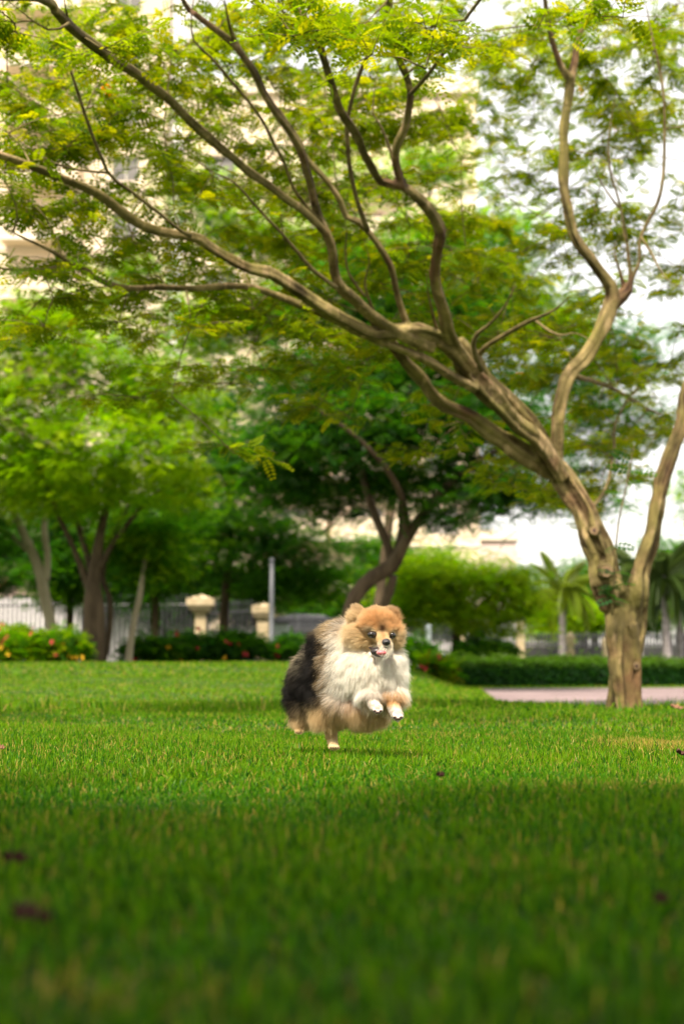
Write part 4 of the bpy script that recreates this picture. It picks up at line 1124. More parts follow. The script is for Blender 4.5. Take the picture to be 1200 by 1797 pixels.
# ------------------------------------------------------------------ buildings
def window_meshes(w, h):
    fr = MB(); e = 0.07
    fr.box(-w / 2, w / 2, -0.05, 0.06, 0, e); fr.box(-w / 2, w / 2, -0.05, 0.06, h - e, h)
    fr.box(-w / 2, -w / 2 + e, -0.05, 0.06, e, h - e); fr.box(w / 2 - e, w / 2, -0.05, 0.06, e, h - e)
    fr.box(-e / 2, e / 2, -0.045, 0.055, e, h - e)
    pa = MB(); pa.box(-w / 2 + e, -e / 2, -0.01, 0.01, e, h - e); pa.box(e / 2, w / 2 - e, -0.01, 0.01, e, h - e)
    a = bpy.data.meshes.new('window'); a.from_pydata(fr.v, [], fr.f); a.materials.append(M['frame'])
    b_ = bpy.data.meshes.new('pane'); b_.from_pydata(pa.v, [], pa.f); b_.materials.append(M['glass'])
    return a, b_
def block(label, x0, x1, D, z1, cols, fl, wmat, bal_cols, name='apartment_building', depth=14, z0=0.2, ww=1.4, wh=1.4, first=0.9, bd=1.3):
    t = thing(name, label, 'building', (x0, D, z0))
    cw = (x1 - x0) / cols
    nf = int((z1 - z0) / fl)
    wall_ = MB()
    # front built of piers and spandrels so that the openings are real recesses
    xs = [x0]
    for c in range(cols):
        cx = x0 + (c + .5) * cw; xs += [cx - ww / 2, cx + ww / 2]
    xs.append(x1)
    for i in range(0, len(xs) - 1, 2):
        wall_.box(xs[i], xs[i + 1], D, D + 0.35, z0, z1)
    for c in range(cols):
        a, b_ = xs[1 + 2 * c], xs[2 + 2 * c]
        zlast = z0
        for k in range(nf):
            zs = z0 + k * fl + first
            wall_.box(a, b_, D + 0.004, D + 0.346, zlast, zs); zlast = zs + wh
        wall_.box(a, b_, D + 0.004, D + 0.346, zlast, z1 - 0.004)
    wall_.box(x0, x0 + .35, D + .35, D + depth, z0, z1); wall_.box(x1 - .35, x1, D + .35, D + depth, z0, z1)
    wall_.box(x0 + .35, x1 - .35, D + depth - .35, D + depth, z0, z1)
    wall_.build('wall', wmat, t)
    r = MB(); r.box(x0 - .25, x1 + .25, D - .25, D + depth + .25, z1, z1 + 0.4); r.box(x0 - .1, x1 + .1, D - .1, D + depth + .1, z1 + .4, z1 + .9)
    r.build('roof', M['cream_light'], t)
    wm, pm = window_meshes(ww, wh)
    slab = MB(); slab.box(-cw * .46, cw * .46, -bd, -0.003, -0.18, 0)
    par = MB(); par.box(-cw * .46, cw * .46, -bd, -bd + .12, 0.0, 1.0); par.box(-cw * .46, -cw * .46 + .12, -bd + .12, -0.003, 0, 1.0); par.box(cw * .46 - .12, cw * .46, -bd + .12, -0.003, 0, 1.0)
    sm_ = bpy.data.meshes.new('balcony'); sm_.from_pydata(slab.v, [], slab.f); sm_.materials.append(M['cream_light'])
    pm_ = bpy.data.meshes.new('parapet'); pm_.from_pydata(par.v, [], par.f); pm_.materials.append(wmat)
    for c in range(cols):
        cx = x0 + (c + .5) * cw
        for k in range(nf):
            z = z0 + k * fl + first
            o = bpy.data.objects.new('window', wm); link(o, t); o.location = (cx - x0, 0.2, z - z0)
            q = bpy.data.objects.new('pane', pm); link(q, o)
            if c in bal_cols and z > 4:
                bo = bpy.data.objects.new('balcony', sm_); link(bo, t); bo.location = (cx - x0, 0, z - z0 - .25)
                po = bpy.data.objects.new('parapet', pm_); link(po, bo)
    for k in range(2, nf):
        s_ = MB(); z = z0 + k * fl + 0.28
        s_.box(x0 - .05, x1 + .05, D - .06, D - .002, z, z + .14); s_.build('cornice', M['cream_light'], t)
    return t
xg0 = P(288, 600, 72).x; xg1 = P(318, 600, 72).x
block('tall cream apartment tower with balconies behind the upper left branches', xg0 - 17, xg0, 72, 46, 4, 3.1, M['cream'], (0, 2))
A_ = [o for o in COL.objects if o.name == 'apartment_building'][0]
tw_ = MB(); tw_.box(xg0 + .004, xg1 - .004, 72.6, 80, 0.2, 41); tw_.build('gap_infill', surf('infill_white', (0.8, 0.78, 0.75), (0.84, 0.82, 0.79), 0.5, 0.8), A_)  # added white infill standing in for bright sky between the two blocks
block('lower cream apartment block in the middle behind the tree crowns', xg1, P(835, 300, 72).x, 72, P(600, 165, 72).z, 4, 3.1, M['cream'], (1, 2), ww=1.7)
block('small distant pale pink block above the hedge trees', P(820, 950, 120).x, P(906, 950, 120).x, 120, P(600, 948, 120).z, 3, 3.0, surf('pink_render', (0.62, 0.46, 0.42), (0.68, 0.52, 0.48), 0.4, 0.9), (), ww=0.9, wh=1.1)

def house():
    D = 47
    x0 = P(5, 1100, D).x; x1 = P(97, 1100, D).x; z0 = 0.3
    ze = P(50, 1035, D).z; zr = P(50, 985, D).z
    t = thing('house', 'small beige gabled house with one dark window at the left edge', 'house', (x0, D, z0))
    wx0, wx1 = P(22, 1100, D).x, P(50, 1100, D).x; wz0, wz1 = P(30, 1092, D).z, P(30, 1043, D).z
    m = MB()
    m.box(x0, wx0, D, D + .3, z0, ze); m.box(wx1, x1, D, D + .3, z0, ze); m.box(wx0, wx1, D + .004, D + .296, z0, wz0); m.box(wx0, wx1, D + .004, D + .296, wz1, ze)
    xm = (x0 + x1) / 2
    m.add([(x0, D + .002, ze), (x1, D + .002, ze), (xm, D + .002, zr), (x0, D + .3, ze), (x1, D + .3, ze), (xm, D + .3, zr)], [(0, 1, 2), (5, 4, 3), (0, 2, 5, 3), (1, 4, 5, 2), (0, 3, 4, 1)])
    m.box(x0, x0 + .3, D + .3, D + 8, z0, ze); m.box(x1 - .3, x1, D + .3, D + 8, z0, ze)
    m.build('wall', surf('beige_render', (0.50, 0.37, 0.29), (0.55, 0.42, 0.33), 0.6, 0.9), t)
    r = MB()
    for sg, xe in ((-1, x0 - .25), (1, x1 + .25)):
        a = [(xm, D - .3, zr + .05), (xe, D - .3, ze - .1), (xe, D + 8.2, ze - .1), (xm, D + 8.2, zr + .05)]
        v = a + [(x, y, z + .1) for x, y, z in a]
        r.add(v, [(0, 1, 2, 3), (7, 6, 5, 4), (0, 4, 5, 1), (1, 5, 6, 2), (2, 6, 7, 3), (3, 7, 4, 0)])
    r.build('roof', M['roof'], t)
    f = MB(); e = .06
    f.box(wx0, wx1, D + .1, D + .2, wz0, wz0 + e); f.box(wx0, wx1, D + .1, D + .2, wz1 - e, wz1); f.box(wx0, wx0 + e, D + .1, D + .2, wz0 + e, wz1 - e); f.box(wx1 - e, wx1, D + .1, D + .2, wz0 + e, wz1 - e)
    fo = f.build('window', M['iron'], t)
    p = MB(); p.box(wx0 + e, wx1 - e, D + .14, D + .16, wz0 + e, wz1 - e); p.build('pane', M['glass'], fo)
house()

# ------------------------------------------------------------------ fallen leaves
def fallen(label, px, py, L, W, mat, rot, tilt, lift=0.02):
    # where the view ray meets the lawn
    D = 1.0
    for _ in range(40):
        p = P(px, py, D); g = float(gz(p.x, p.y)) + lift
        D *= (CAMZ - g) / max(1e-4, CAMZ - p.z)
    p = P(px, py, D)
    n = 9; v = []; f = []
    for i in range(n):
        t_ = i / (n - 1); w = W * math.sin(math.pi * (0.04 + 0.92 * t_)) ** 0.8
        z = 0.25 * L * (t_ - 0.5) ** 2 * 4 * 0.5
        for k, q in enumerate((-1, -0.5, 0, 0.5, 1)):
            v.append((L * (t_ - .5), q * w / 2, z + abs(q) * w * 0.22 + 0.004 * math.sin(i * 2 + k)))
    for i in range(n - 1):
        for k in range(4):
            a = i * 5 + k; f.append((a, a + 1, a + 6, a + 5))
    me = bpy.data.meshes.new('fallen_leaf'); me.from_pydata(v, [], f); me.materials.append(mat)
    me.polygons.foreach_set('use_smooth', [True] * len(me.polygons)); me.update()
    o = bpy.data.objects.new('fallen_leaf', me); link(o)
    sl = o.modifiers.new('s', 'SOLIDIFY'); sl.thickness = 0.0006
    o.location = p; o.rotation_euler = (tilt, 0.15, rot)
    tag(o, label, 'leaf', 'dead leaves lying on the lawn')
fallen('dark red dead leaf, biggest one, lying on near grass at lower left', 46, 1606, 0.020, 0.016, M['dry_leaf'], 0.3, 0.5)
fallen('small dark red leaf scrap right next to the biggest dead leaf', 80, 1612, 0.008, 0.006, M['dry_leaf'], 1.0, 0.3)
fallen('thin slanting reddish dead leaf at the left edge above the biggest one', 26, 1506, 0.026, 0.010, M['dry_leaf'], 0.5, 0.9)
fallen('curled brown dead leaf at the path edge right of the trunk', 1186, 1243, 0.07, 0.045, M['brown_leaf'], 0.2, 0.4, 0.025)
fallen('small black-red dead leaf on the grass right of the dog', 772, 1360, 0.014, 0.008, M['dry_leaf'], 0.4, 0.7, 0.03)
fallen('small dark dead leaf in the dry patch at the right edge', 1192, 1322, 0.030, 0.018, M['dry_leaf'], 0.9, 0.6, 0.025)
fallen('tiny brown dead leaf at the right edge of the near shaded grass', 1158, 1578, 0.012, 0.007, M['dry_leaf'], 0.1, 0.4)
fallen('tiny orange-brown leaf at the left edge level with the dog feet', 3, 1312, 0.016, 0.010, M['brown_leaf'], 0.6, 0.8, 0.03)

# ------------------------------------------------------------------ the dog
DD = 3.12
DO = P(590, 1308, DD)                           # point on the grass under the hind foot
K = DD / FOC                                     # metres per photo pixel at the dog
DOG0 = Vector((DO.x, DO.y, float(gz(DO.x, DO.y))))
# measured so that photo rows match: z of a row at the dog
def dp(px, py, y=0.0):
    """dog point: photo pixel and depth offset (in the same pixels, positive away)"""
    return P(px, py, DD + y * K)
def hull():
    bm = bmesh.new()
    def ell(c, r, rot=None):
        m = Matrix.Translation(dp(*c))
        if rot: m = m @ Matrix.Rotation(rot[0], 4, rot[1])
        m = m @ Matrix.Diagonal((r[0] * K, r[1] * K, r[2] * K, 1))
        bmesh.ops.create_icosphere(bm, subdivisions=3, radius=1, matrix=m)
    def limb(pts):
        for i in range(len(pts) - 1):
            a, b_ = pts[i], pts[i + 1]
            n = max(2, int(math.dist(a[:3], b_[:3]) / 2.2))
            for k in range(n + 1):
                t_ = k / n
                c = [a[j] + (b_[j] - a[j]) * t_ for j in range(4)]
                bmesh.ops.create_icosphere(bm, subdivisions=2, radius=c[3] * K, matrix=Matrix.Translation(dp(*c[:3])))
    # torso, from hips (left, further away) to chest (right, nearer)
    ell((557, 1188, 52), (34, 38, 44)); ell((575, 1180, 38), (36, 40, 48)); ell((597, 1174, 18), (38, 42, 52)); ell((622, 1172, -4), (42, 42, 54)); ell((648, 1170, -26), (45, 40, 48)); ell((664, 1172, -34), (38, 36, 42))
    ell((632, 1128, -16), (32, 34, 34)); ell((600, 1130, 10), (34, 34, 34)); ell((578, 1142, 28), (28, 30, 34))
    ell((610, 1228, 8), (36, 34, 26)); ell((640, 1240, -6), (32, 30, 22)); ell((578, 1222, 34), (34, 32, 30))
    # plumed tail lying over the rump
    limb([(552, 1150, 68, 14), (540, 1168, 72, 16), (532, 1190, 72, 15), (526, 1212, 68, 12), (520, 1228, 62, 8)])
    # neck and head
    ell((648, 1115, -34), (33, 30, 30)); ell((662, 1098, -50), (33, 32, 29)); ell((668, 1106, -60), (26, 24, 22))
    ell((636, 1118, -46), (25, 22, 22)); ell((685, 1115, -50), (18, 20, 20))
    # muzzle and lower jaw
    limb([(669, 1118, -74, 14), (673, 1125, -86, 10.5), (676, 1129, -94, 8), (677, 1131, -98, 6.5)])
    limb([(662, 1140, -66, 10), (666, 1148, -74, 7), (669, 1151, -82, 5)])
    # ears
    limb([(635, 1087, -42, 15), (629, 1077, -43, 9.5), (625, 1069, -43, 4)]); limb([(680, 1085, -46, 15), (684, 1078, -45, 9), (686, 1072, -44, 4)])
    # fore legs held up
    limb([(646, 1206, -44, 15), (648, 1220, -58, 12), (653, 1231, -74, 9.5), (659, 1240, -89, 8.5), (662, 1243, -96, 8.5)])
    limb([(686, 1204, -36, 15), (688, 1220, -52, 13), (690, 1236, -66, 10.5), (694, 1249, -80, 9), (697, 1254, -87, 8.8)])
    for k, (dx, dz) in enumerate([(-5.5, 1), (-2, 3.5), (2.5, 3.5), (6, 1)]):
        limb([(661 + dx * .8, 1243 + dz * .3, -99, 4.2), (663 + dx, 1246 + dz, -103, 3.6)])
        limb([(696 + dx * .8, 1254 + dz * .3, -90, 4.4), (698 + dx, 1257 + dz, -95, 3.8)])
    # standing hind leg with hock, and the trailing one
    limb([(574, 1228, 24, 24), (572, 1250, 22, 18), (578, 1268, 24, 13), (581, 1284, 26, 10.5), (583, 1300, 22, 9.5), (586, 1308, 12, 8.5)])
    for dx in (-6, -2, 2.5, 6.5):
        limb([(585 + dx * .8, 1308, 12, 4.2), (586 + dx, 1311, 4, 3.6)])
    limb([(540, 1226, 58, 20), (534, 1246, 64, 13), (530, 1258, 66, 9.5), (527, 1270, 62, 8), (525, 1277, 56, 7)])
    for dx in (-4, 0, 4):
        limb([(525 + dx, 1278, 54, 3.6), (525 + dx, 1282, 50, 3.2)])
    me = bpy.data.meshes.new('dog'); bm.to_mesh(me); bm.free()
    o = bpy.data.objects.new('dog_tmp', me); COL.objects.link(o)
    r = o.modifiers.new('r', 'REMESH'); r.mode = 'VOXEL'; r.voxel_size = 1.5 * K
    s_ = o.modifiers.new('s', 'SMOOTH'); s_.factor = 0.6; s_.iterations = 5
    dg_ = bpy.context.evaluated_depsgraph_get()
    out = bpy.data.meshes.new_from_object(o.evaluated_get(dg_))
    bpy.data.objects.remove(o)
    return out
dme = hull()
# dog frame: photo-pixel coordinates (u right, v down, y away)
nv = len(dme.vertices)
co = np.zeros(nv * 3, np.float32); dme.vertices.foreach_get('co', co); co = co.reshape(-1, 3)
no = np.zeros(nv * 3, np.float32); dme.vertices.foreach_get('normal', no); no = no.reshape(-1, 3)
def to_uvy(p):
    """inverse of dp: works for arrays of world points"""
    y = p[:, 1]; dx = p[:, 0]; dz = p[:, 2] - CAMZ
    # view coordinates
    f = y * CP + dz * SP; up = -y * SP + dz * CP
    return np.stack([600 + FOC * dx / f, 898.5 - FOC * up / f, (y - DD) / K], 1)
def g2(q, c, s_):
    return np.exp(-np.sum(((q - np.array(c)) / np.array(s_)) ** 2, 1))
def mixc(a, b_, w):
    return a * (1 - w[:, None]) + np.array(b_) * w[:, None]
EYE_L = (653, 1113.5, -81); EYE_R = (687.5, 1115, -72); NOSE = (677.5, 1127, -103)
def head_w(q):
    rv = np.where(q[:, 1] < 1100, 66, 46)
    return sstep(1.22, 0.78, np.sqrt(((q[:, 0] - 660) / 58) ** 2 + ((q[:, 1] - 1100) / rv) ** 2 + ((q[:, 2] + 58) / 56) ** 2))
def fur_color(q, nz1, nz2):
    u, v, y = q[:, 0], q[:, 1], q[:, 2]
    a = 0.74 * (u - 600) - 0.67 * y                      # along the body, forward positive
    a = a + nz1 * 11
    n = len(q)
    WHITE = (0.93, 0.87, 0.79); TAN = (0.66, 0.46, 0.23); GOLD = (0.78, 0.60, 0.34); ORANGE = (0.70, 0.42, 0.19); BLACK = (0.018, 0.014, 0.012); CREAM = (0.80, 0.68, 0.46)
    c = np.tile(np.array(WHITE), (n, 1))
    # golden band behind the ruff, then the black saddle
    c = mixc(c, TAN, sstep(14, -6, a))
    c = mixc(c, BLACK, sstep(5, -16, a) * sstep(1262, 1235, v + nz2 * 8))
    # grizzled edge of rump and tail
    c = mixc(c, CREAM, g2(q, (530, 1146, 70), (15, 24, 70)) * (nz2 > -0.15) * 0.95)
    # upper neck: cream with dark tips
    nk = sstep(1122, 1098, v) * sstep(26, -6, a) * sstep(553, 568, u)
    c = mixc(c, (0.62, 0.47, 0.28), nk * 0.9)
    c = mixc(c, (0.10, 0.07, 0.05), g2(q, (607, 1097, -20), (12, 10, 40)) * 0.6)
    # belly and hind legs
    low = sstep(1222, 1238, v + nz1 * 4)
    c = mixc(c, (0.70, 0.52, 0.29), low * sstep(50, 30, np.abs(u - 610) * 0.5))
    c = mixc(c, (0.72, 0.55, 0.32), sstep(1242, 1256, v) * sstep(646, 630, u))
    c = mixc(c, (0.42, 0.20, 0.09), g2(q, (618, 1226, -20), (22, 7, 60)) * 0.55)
    # fore legs
    legL = sstep(-58, -72, y) * sstep(1205, 1216, v) * sstep(676, 670, u)
    legR = sstep(-46, -58, y) * sstep(1205, 1214, v) * sstep(672, 678, u)
    c = mixc(c, (0.70, 0.63, 0.56), legL)
    c = mixc(c, (0.74, 0.50, 0.27), legR); c = mixc(c, (0.70, 0.63, 0.56), legR * sstep(1234, 1242, v))
    # head
    h = head_w(q)
    hc = np.tile(np.array(GOLD), (n, 1))
    hc = mixc(hc, ORANGE, sstep(1116, 1098, v + nz1 * 3) * sstep(30, 40, u - 600))
    hc = mixc(hc, (0.70, 0.54, 0.33), sstep(646, 626, u + nz1 * 6) * 0.9)
    hc = mixc(hc, (0.80, 0.66, 0.46), sstep(1112, 1130, v + nz1 * 6) * sstep(640, 622, u + nz2 * 4))
    hc = mixc(hc, (0.78, 0.62, 0.42), sstep(694, 706, u + nz1 * 4) * sstep(1100, 1118, v))
    hc = mixc(hc, (0.16, 0.09, 0.05), sstep(0.35, 0.8, nz2) * sstep(1125, 1095, v) * 0.25)
    hc = mixc(hc, (0.50, 0.35, 0.19), sstep(1080, 1070, v) * 0.9)
    hc = mixc(hc, (0.10, 0.07, 0.05), sstep(1070, 1060, v) * (nz2 > 0.1) * 0.6)
    hc = mixc(hc, (0.07, 0.045, 0.035), g2(q, (692, 1074, -40), (10, 12, 40)) * 0.55)
    hc = mixc(hc, (0.09, 0.04, 0.02), g2(q, (671, 1104, -80), (7, 9, 30)) * 1.0)
    hc = mixc(hc, (0.50, 0.24, 0.10), g2(q, (674, 1117, -92), (6, 6, 20)) * 0.9)
    hc = mixc(hc, (0.14, 0.08, 0.045), g2(q, (646, 1105, -78), (7, 4, 20)) * 0.6)
    hc = mixc(hc, CREAM, g2(q, (652, 1104, -80), (7, 3.5, 30)) * 0.5)
    hc = mixc(hc, ORANGE, g2(q, (664, 1122, -85), (9, 6, 20)) * 0.7)
    hc = mixc(hc, (0.80, 0.70, 0.60), g2(q, (670, 1132, -92), (9, 5, 22)) * 0.75)
    hc = mixc(hc, (0.74, 0.62, 0.48), g2(q, (687, 1130, -88), (5, 6, 20)) * 0.55)
    hc = mixc(hc, CREAM, sstep(1122, 1138, v + nz1 * 5) * 0.75)
    hc = mixc(hc, WHITE, sstep(1130, 1146, v + nz1 * 5) * 0.95)
    hc = mixc(hc, (0.04, 0.025, 0.02), g2(q, (652, 1139, -76), (7, 4.5, 16)))
    for e_ in (EYE_L, EYE_R): hc = mixc(hc, (0.035, 0.022, 0.016), np.minimum(1, 1.5 * g2(q, e_, (7.4, 5.2, 8))))
    c = c * (1 - h[:, None]) + hc * h[:, None]
    return np.clip(c, 0.01, 0.95)
Q = to_uvy(co)
vn = np.array([mnoise.noise(Vector(p) * 70) for p in co])
vn2 = np.array([mnoise.noise(Vector(p) * 160 + Vector((5, 1, 2))) for p in co])
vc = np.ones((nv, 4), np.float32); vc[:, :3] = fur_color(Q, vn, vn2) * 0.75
ca = dme.color_attributes.new('tint', 'FLOAT_COLOR', 'POINT'); ca.data.foreach_set('color', vc.ravel())
dme.polygons.foreach_set('use_smooth', np.ones(len(dme.polygons), bool))
def tint_mat(name, rough=0.8, transl=0.0):
    m, nt, out = new_mat(name)
    at = nt.nodes.new('ShaderNodeAttribute'); at.attribute_name = 'tint'
    d = nt.nodes.new('ShaderNodeBsdfDiffuse'); nt.links.new(at.outputs['Color'], d.inputs[0])
    if transl:
        t_ = nt.nodes.new('ShaderNodeBsdfTranslucent'); nt.links.new(at.outputs['Color'], t_.inputs[0])
        g = nt.nodes.new('ShaderNodeBsdfGlossy'); g.inputs['Roughness'].default_value = 0.5
        mx = nt.nodes.new('ShaderNodeMixShader'); mx.inputs[0].default_value = transl
        nt.links.new(d.outputs[0], mx.inputs[1]); nt.links.new(t_.outputs[0], mx.inputs[2])
        m2 = nt.nodes.new('ShaderNodeMixShader'); m2.inputs[0].default_value = 0.015
        nt.links.new(mx.outputs[0], m2.inputs[1]); nt.links.new(g.outputs[0], m2.inputs[2])
        nt.links.new(m2.outputs[0], out.inputs[0])
    else:
        nt.links.new(d.outputs[0], out.inputs[0])
    return m
dme.materials.append(tint_mat('dog_skin'))
dme.name = 'dog'
# origin at the ground under the dog
dme.transform(Matrix.Translation(-DOG0))
dog = bpy.data.objects.new('dog', dme); COL.objects.link(dog); dog.location = DOG0
tag(dog, 'fluffy small dog with white chest, orange face and black saddle leaping over the lawn', 'dog')

# fur
tri = np.array([p.vertices[:] for p in dme.polygons if len(p.vertices) == 4])
tris = np.concatenate([tri[:, [0, 1, 2]], tri[:, [0, 2, 3]]])
A = np.linalg.norm(np.cross(co[tris[:, 1]] - co[tris[:, 0]], co[tris[:, 2]] - co[tris[:, 0]]), axis=1)
NH = 210000
ti = rng.choice(len(tris), NH, p=A / A.sum())
r1 = np.sqrt(rng.random(NH)); r2 = rng.random(NH)
wb = np.stack([1 - r1, r1 * (1 - r2), r1 * r2], 1)
root = (co[tris[ti]] * wb[:, :, None]).sum(1); rn = (no[tris[ti]] * wb[:, :, None]).sum(1); rn /= np.linalg.norm(rn, axis=1, keepdims=True)
q = to_uvy(root)
u, v, y = q.T
def d3(c, s_=(1, 1, 1)):
    return np.sqrt((((q - np.array(c)) / np.array(s_)) ** 2).sum(1))
keep = (d3(EYE_L) > 9.0) & (d3(EYE_R) > 8.0) & (d3(NOSE) > 7.5)
mouth = (y < -58) & (np.abs((v - (1143.5 + (u - 668) * 0.10)) / 9.5) ** 2 + ((u - 666) / 20) ** 2 < 1)
keep &= ~mouth
keep &= ~((y < -98) & (v > 1243) & (u < 676)) & ~((y < -90) & (v > 1255) & (u > 680))
root, rn, q = root[keep], rn[keep], q[keep]; u, v, y = q.T
nh = len(root)
h = head_w(q)
# length in photo pixels
Lf = 24 + 4 * sstep(1150, 1200, v)
face = np.sqrt(((u - 670) / 30) ** 2 + ((v - 1118) / 26) ** 2 + ((y + 82) / 34) ** 2)
Lh = 2.4 + 15 * sstep(0.35, 1.5, face)
Lh = np.where(v < 1078, np.minimum(Lh, 11), Lh)
Lh = np.where((v < 1100) & (y < -60), np.minimum(Lh, 9.5), Lh)
Lh = np.where((y < -72) & (np.abs(u - 674) < 18) & (v > 1118), np.minimum(Lh, 1.8), Lh)
Lh = np.where((y < -74) & (np.abs(u - 669) < 17) & (v > 1129) & (v < 1150), np.minimum(Lh, 0.9), Lh)
Lh = Lh * (1 - 0.75 * np.exp(-(((u - 668) / 14) ** 2 + ((v - 1144) / 9) ** 2 + ((y + 85) / 26) ** 2)))
Lf = Lf * (1 - h) + Lh * h
leg = np.clip(sstep(-48, -60, y) * sstep(1213, 1222, v) + sstep(1256, 1272, v), 0, 1)
Lf = Lf * (1 - leg) + 5.5 * leg
paw = sstep(-88, -96, y) * sstep(1236, 1244, v) + sstep(1288, 1300, v)
Lf = np.where(paw > 0.5, 3.0, Lf)
Lf *= (0.7 + 0.5 * rng.random(nh)) * (1 + 0.35 * np.array([mnoise.noise(Vector(p) * 62 + Vector((9, 4, 2))) for p in root]) * (1 - leg))
# lie of the coat (world axes: x right, y away, z up)
back = np.array([-0.62, 0.52, -0.42]); back /= np.linalg.norm(back)
flow = np.tile(back, (nh, 1))
chest = sstep(0, 45, 0.74 * (u - 600) - 0.67 * y)
flow = flow * (1 - chest[:, None]) + np.array([-0.1, -0.1, -1.0]) * chest[:, None]
bel = sstep(1215, 1245, v)
flow = flow * (1 - bel[:, None] * .8) + np.array([-0.1, 0.05, -1.0]) * bel[:, None] * .8
nz = np.array(dp(677, 1128, -96))
away = root - nz; away /= np.linalg.norm(away, axis=1, keepdims=True)
flow = flow * (1 - h[:, None]) + away * h[:, None]
flow = flow * (1 - leg[:, None]) + np.array([0.05, -0.1, -1]) * leg[:, None]
flow -= rn * (flow * rn).sum(1, keepdims=True) * 0.8
flow /= np.linalg.norm(flow, axis=1, keepdims=True) + 1e-6
stand = 0.75 * (1 - h) + 0.62 * h
stand = stand * (1 - leg) + 0.3 * leg
# locks: neighbouring hairs share a direction
lockv = np.array([mnoise.noise_vector(Vector(p) * 75) for p in root]) * 0.24 + np.array([mnoise.noise_vector(Vector(p) * 240) for p in root]) * 0.16
d0 = rn * stand[:, None] + flow * 0.75 + lockv + rng.normal(size=(nh, 3)) * 0.17
d0 /= np.linalg.norm(d0, axis=1, keepdims=True)
d1 = rn * (stand * 0.25)[:, None] + flow * 1.0 + lockv * 1.2 + rng.normal(size=(nh, 3)) * 0.24 + np.array([0, 0, -0.2])
d1 /= np.linalg.norm(d1, axis=1, keepdims=True)
NP_ = 5
pts = np.zeros((nh, NP_, 3)); pts[:, 0] = root - rn * 0.4 * K
for k in range(1, NP_):
    t_ = (k - 0.5) / (NP_ - 1)
    dd = d0 * (1 - t_) + d1 * t_
    dd /= np.linalg.norm(dd, axis=1, keepdims=True)
    pts[:, k] = pts[:, k - 1] + dd * (Lf * K / (NP_ - 1))[:, None]
nn1 = np.array([mnoise.noise(Vector(p) * 70) for p in root]) + rng.normal(size=nh) * 0.45
nn2 = np.array([mnoise.noise(Vector(p) * 160 + Vector((5, 1, 2))) for p in root]) + rng.normal(size=nh) * 0.3
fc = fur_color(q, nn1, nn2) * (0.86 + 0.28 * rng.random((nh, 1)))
# banded guard hairs: dark tips among the tan ones
dark_tip = (rng.random(nh) < 0.35 * sstep(34, 14, 0.74 * (u - 600) - 0.67 * y) * (1 - bel) * (1 - h * 0.95))
tint = np.ones((nh, NP_, 4), np.float32)
for k in range(NP_):
    t_ = k / (NP_ - 1)
    c = fc * (0.92 + 0.1 * t_)
    c = np.where(dark_tip[:, None] & (t_ > 0.6), c * 0.3, c)
    tint[:, k, :3] = np.clip(c, 0.008, 0.95)
hc = bpy.data.hair_curves.new('fur')
hc.add_curves([NP_] * nh)
pl = (pts - np.array(DOG0)).astype(np.float32)
hc.attributes['position'].data.foreach_set('vector', pl.ravel())
rad = np.tile(np.array([0.21, 0.20, 0.17, 0.11, 0.03], np.float32) * K, nh)
ra = hc.attributes.get('radius') or hc.attributes.new('radius', 'FLOAT', 'POINT')
ra.data.foreach_set('value', rad)
ta = hc.attributes.new('tint', 'FLOAT_COLOR', 'POINT'); ta.data.foreach_set('color', tint.ravel())
hc.materials.append(tint_mat('dog_fur', 0.7, 0.45))
fur = bpy.data.objects.new('fur', hc); link(fur, dog)
tag(fur, kind='stuff')

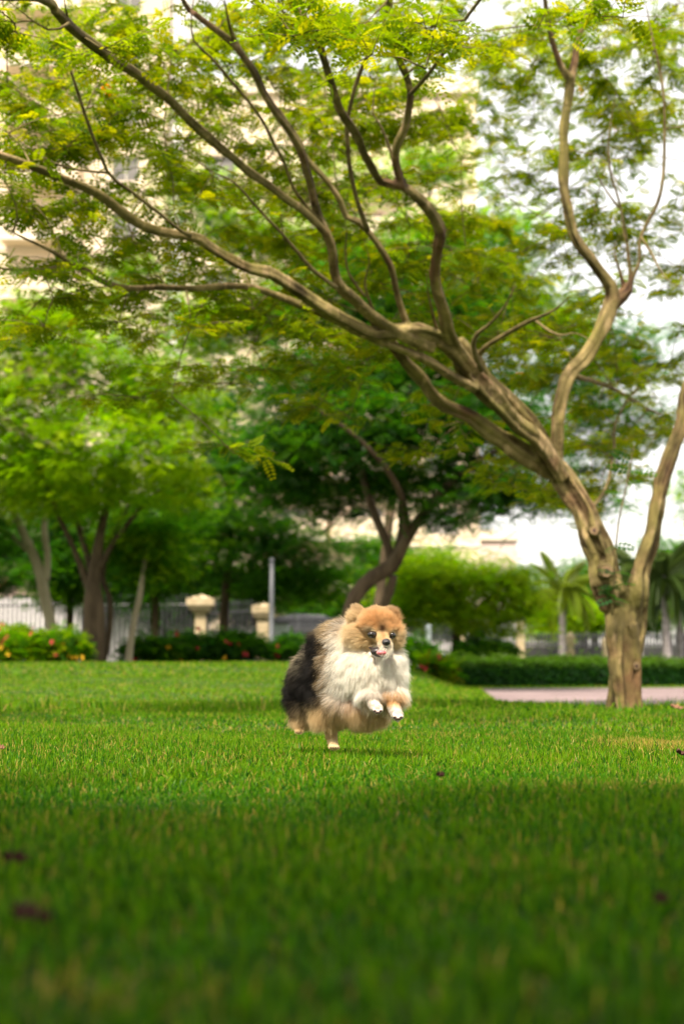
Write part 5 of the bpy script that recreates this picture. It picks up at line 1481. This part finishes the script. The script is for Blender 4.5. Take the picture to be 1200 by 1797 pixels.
# eyes, nose, mouth
def blob(name, c, r, mat, rotz=0, parent=dog, sub=3):
    bm = bmesh.new()
    m = Matrix.Translation(dp(*c)) @ Matrix.Rotation(rotz, 4, 'Z') @ Matrix.Diagonal((r[0] * K, r[1] * K, r[2] * K, 1))
    bmesh.ops.create_icosphere(bm, subdivisions=sub, radius=1, matrix=m)
    me = bpy.data.meshes.new(name); bm.to_mesh(me); bm.free()
    me.polygons.foreach_set('use_smooth', np.ones(len(me.polygons), bool)); me.materials.append(mat)
    return place(bpy.data.objects.new(name, me), parent)
M['eye'] = surf('dog_eye', (0.006, 0.004, 0.004), (0.012, 0.008, 0.006), 10, 0.04, spec=0.8)
M['nose'] = surf('dog_nose', (0.012, 0.011, 0.013), (0.02, 0.018, 0.02), 60, 0.3, 0.3, 200, spec=0.6)
M['lip'] = surf('dog_lip', (0.02, 0.014, 0.014), (0.03, 0.02, 0.02), 30, 0.4, spec=0.5)
M['tongue'] = surf('dog_tongue', (0.55, 0.12, 0.14), (0.62, 0.17, 0.19), 30, 0.4, spec=0.5)
M['pad'] = surf('paw_pad', (0.04, 0.022, 0.02), (0.07, 0.04, 0.035), 40, 0.7)
M['tooth'] = surf('dog_tooth', (0.75, 0.70, 0.62), None, 10, 0.4)
blob('eye', EYE_L, (8.6, 7.4, 6.2), M['eye'], 0.1)
blob('eye', EYE_R, (6.2, 7.4, 5.9), M['eye'], 0.6)
blob('nose', NOSE, (7.4, 6, 6.2), M['nose'])
def ribbon_tube(name, pts, rad, mat):
    m = MB(); w, r = catmull([dp(*p) for p in pts], [x * K for x in rad], 0.0012)
    m.tube(w, r, 8); return m.build(name, mat, dog, True)
blob('mouth', (665, 1144, -84), (15, 12, 8.5), M['lip'], 0.4)
ribbon_tube('lip', [(648, 1136, -70), (653, 1139, -78), (660, 1144, -86), (664, 1149, -92), (671, 1152, -97), (678, 1150, -96), (680, 1145, -92)], [1.5, 2.4, 3, 3, 2.8, 2.6, 1.4], M['lip'])
ribbon_tube('lip', [(655, 1138, -80), (663, 1139, -92), (671, 1137.5, -99), (677, 1136, -101), (681, 1138.5, -96)], [1.0, 1.3, 1.3, 1.2, 1], M['lip'])
blob('tongue', (669.5, 1145.5, -99), (9, 8, 5.0), M['tongue'], 0.3)
for tx, ty in ((663.5, 1147, ), (679, 1145.5)):
    blob('tooth', (tx, ty, -97), (1.1, 1.1, 2.0), M['tooth'], sub=2)
# pads under the raised fore paws, claws
for (cx, cy, yy) in ((662.5, 1247, -102), (698, 1258, -94)):
    for dx, dz in [(-6, -0.5), (-2.2, 2.2), (2.4, 2.2), (6.2, -0.5)]:
        blob('paw_pad', (cx + dx * .9, cy + dz + 1.4, yy - 4.5), (2.7, 2.4, 1.9), M['pad'], sub=2)
for dx in (-6, -2, 2.5, 6.5):
    blob('claw', (586 + dx, 1312, 0), (1.1, 2.2, 1.1), M['lip'], sub=2)
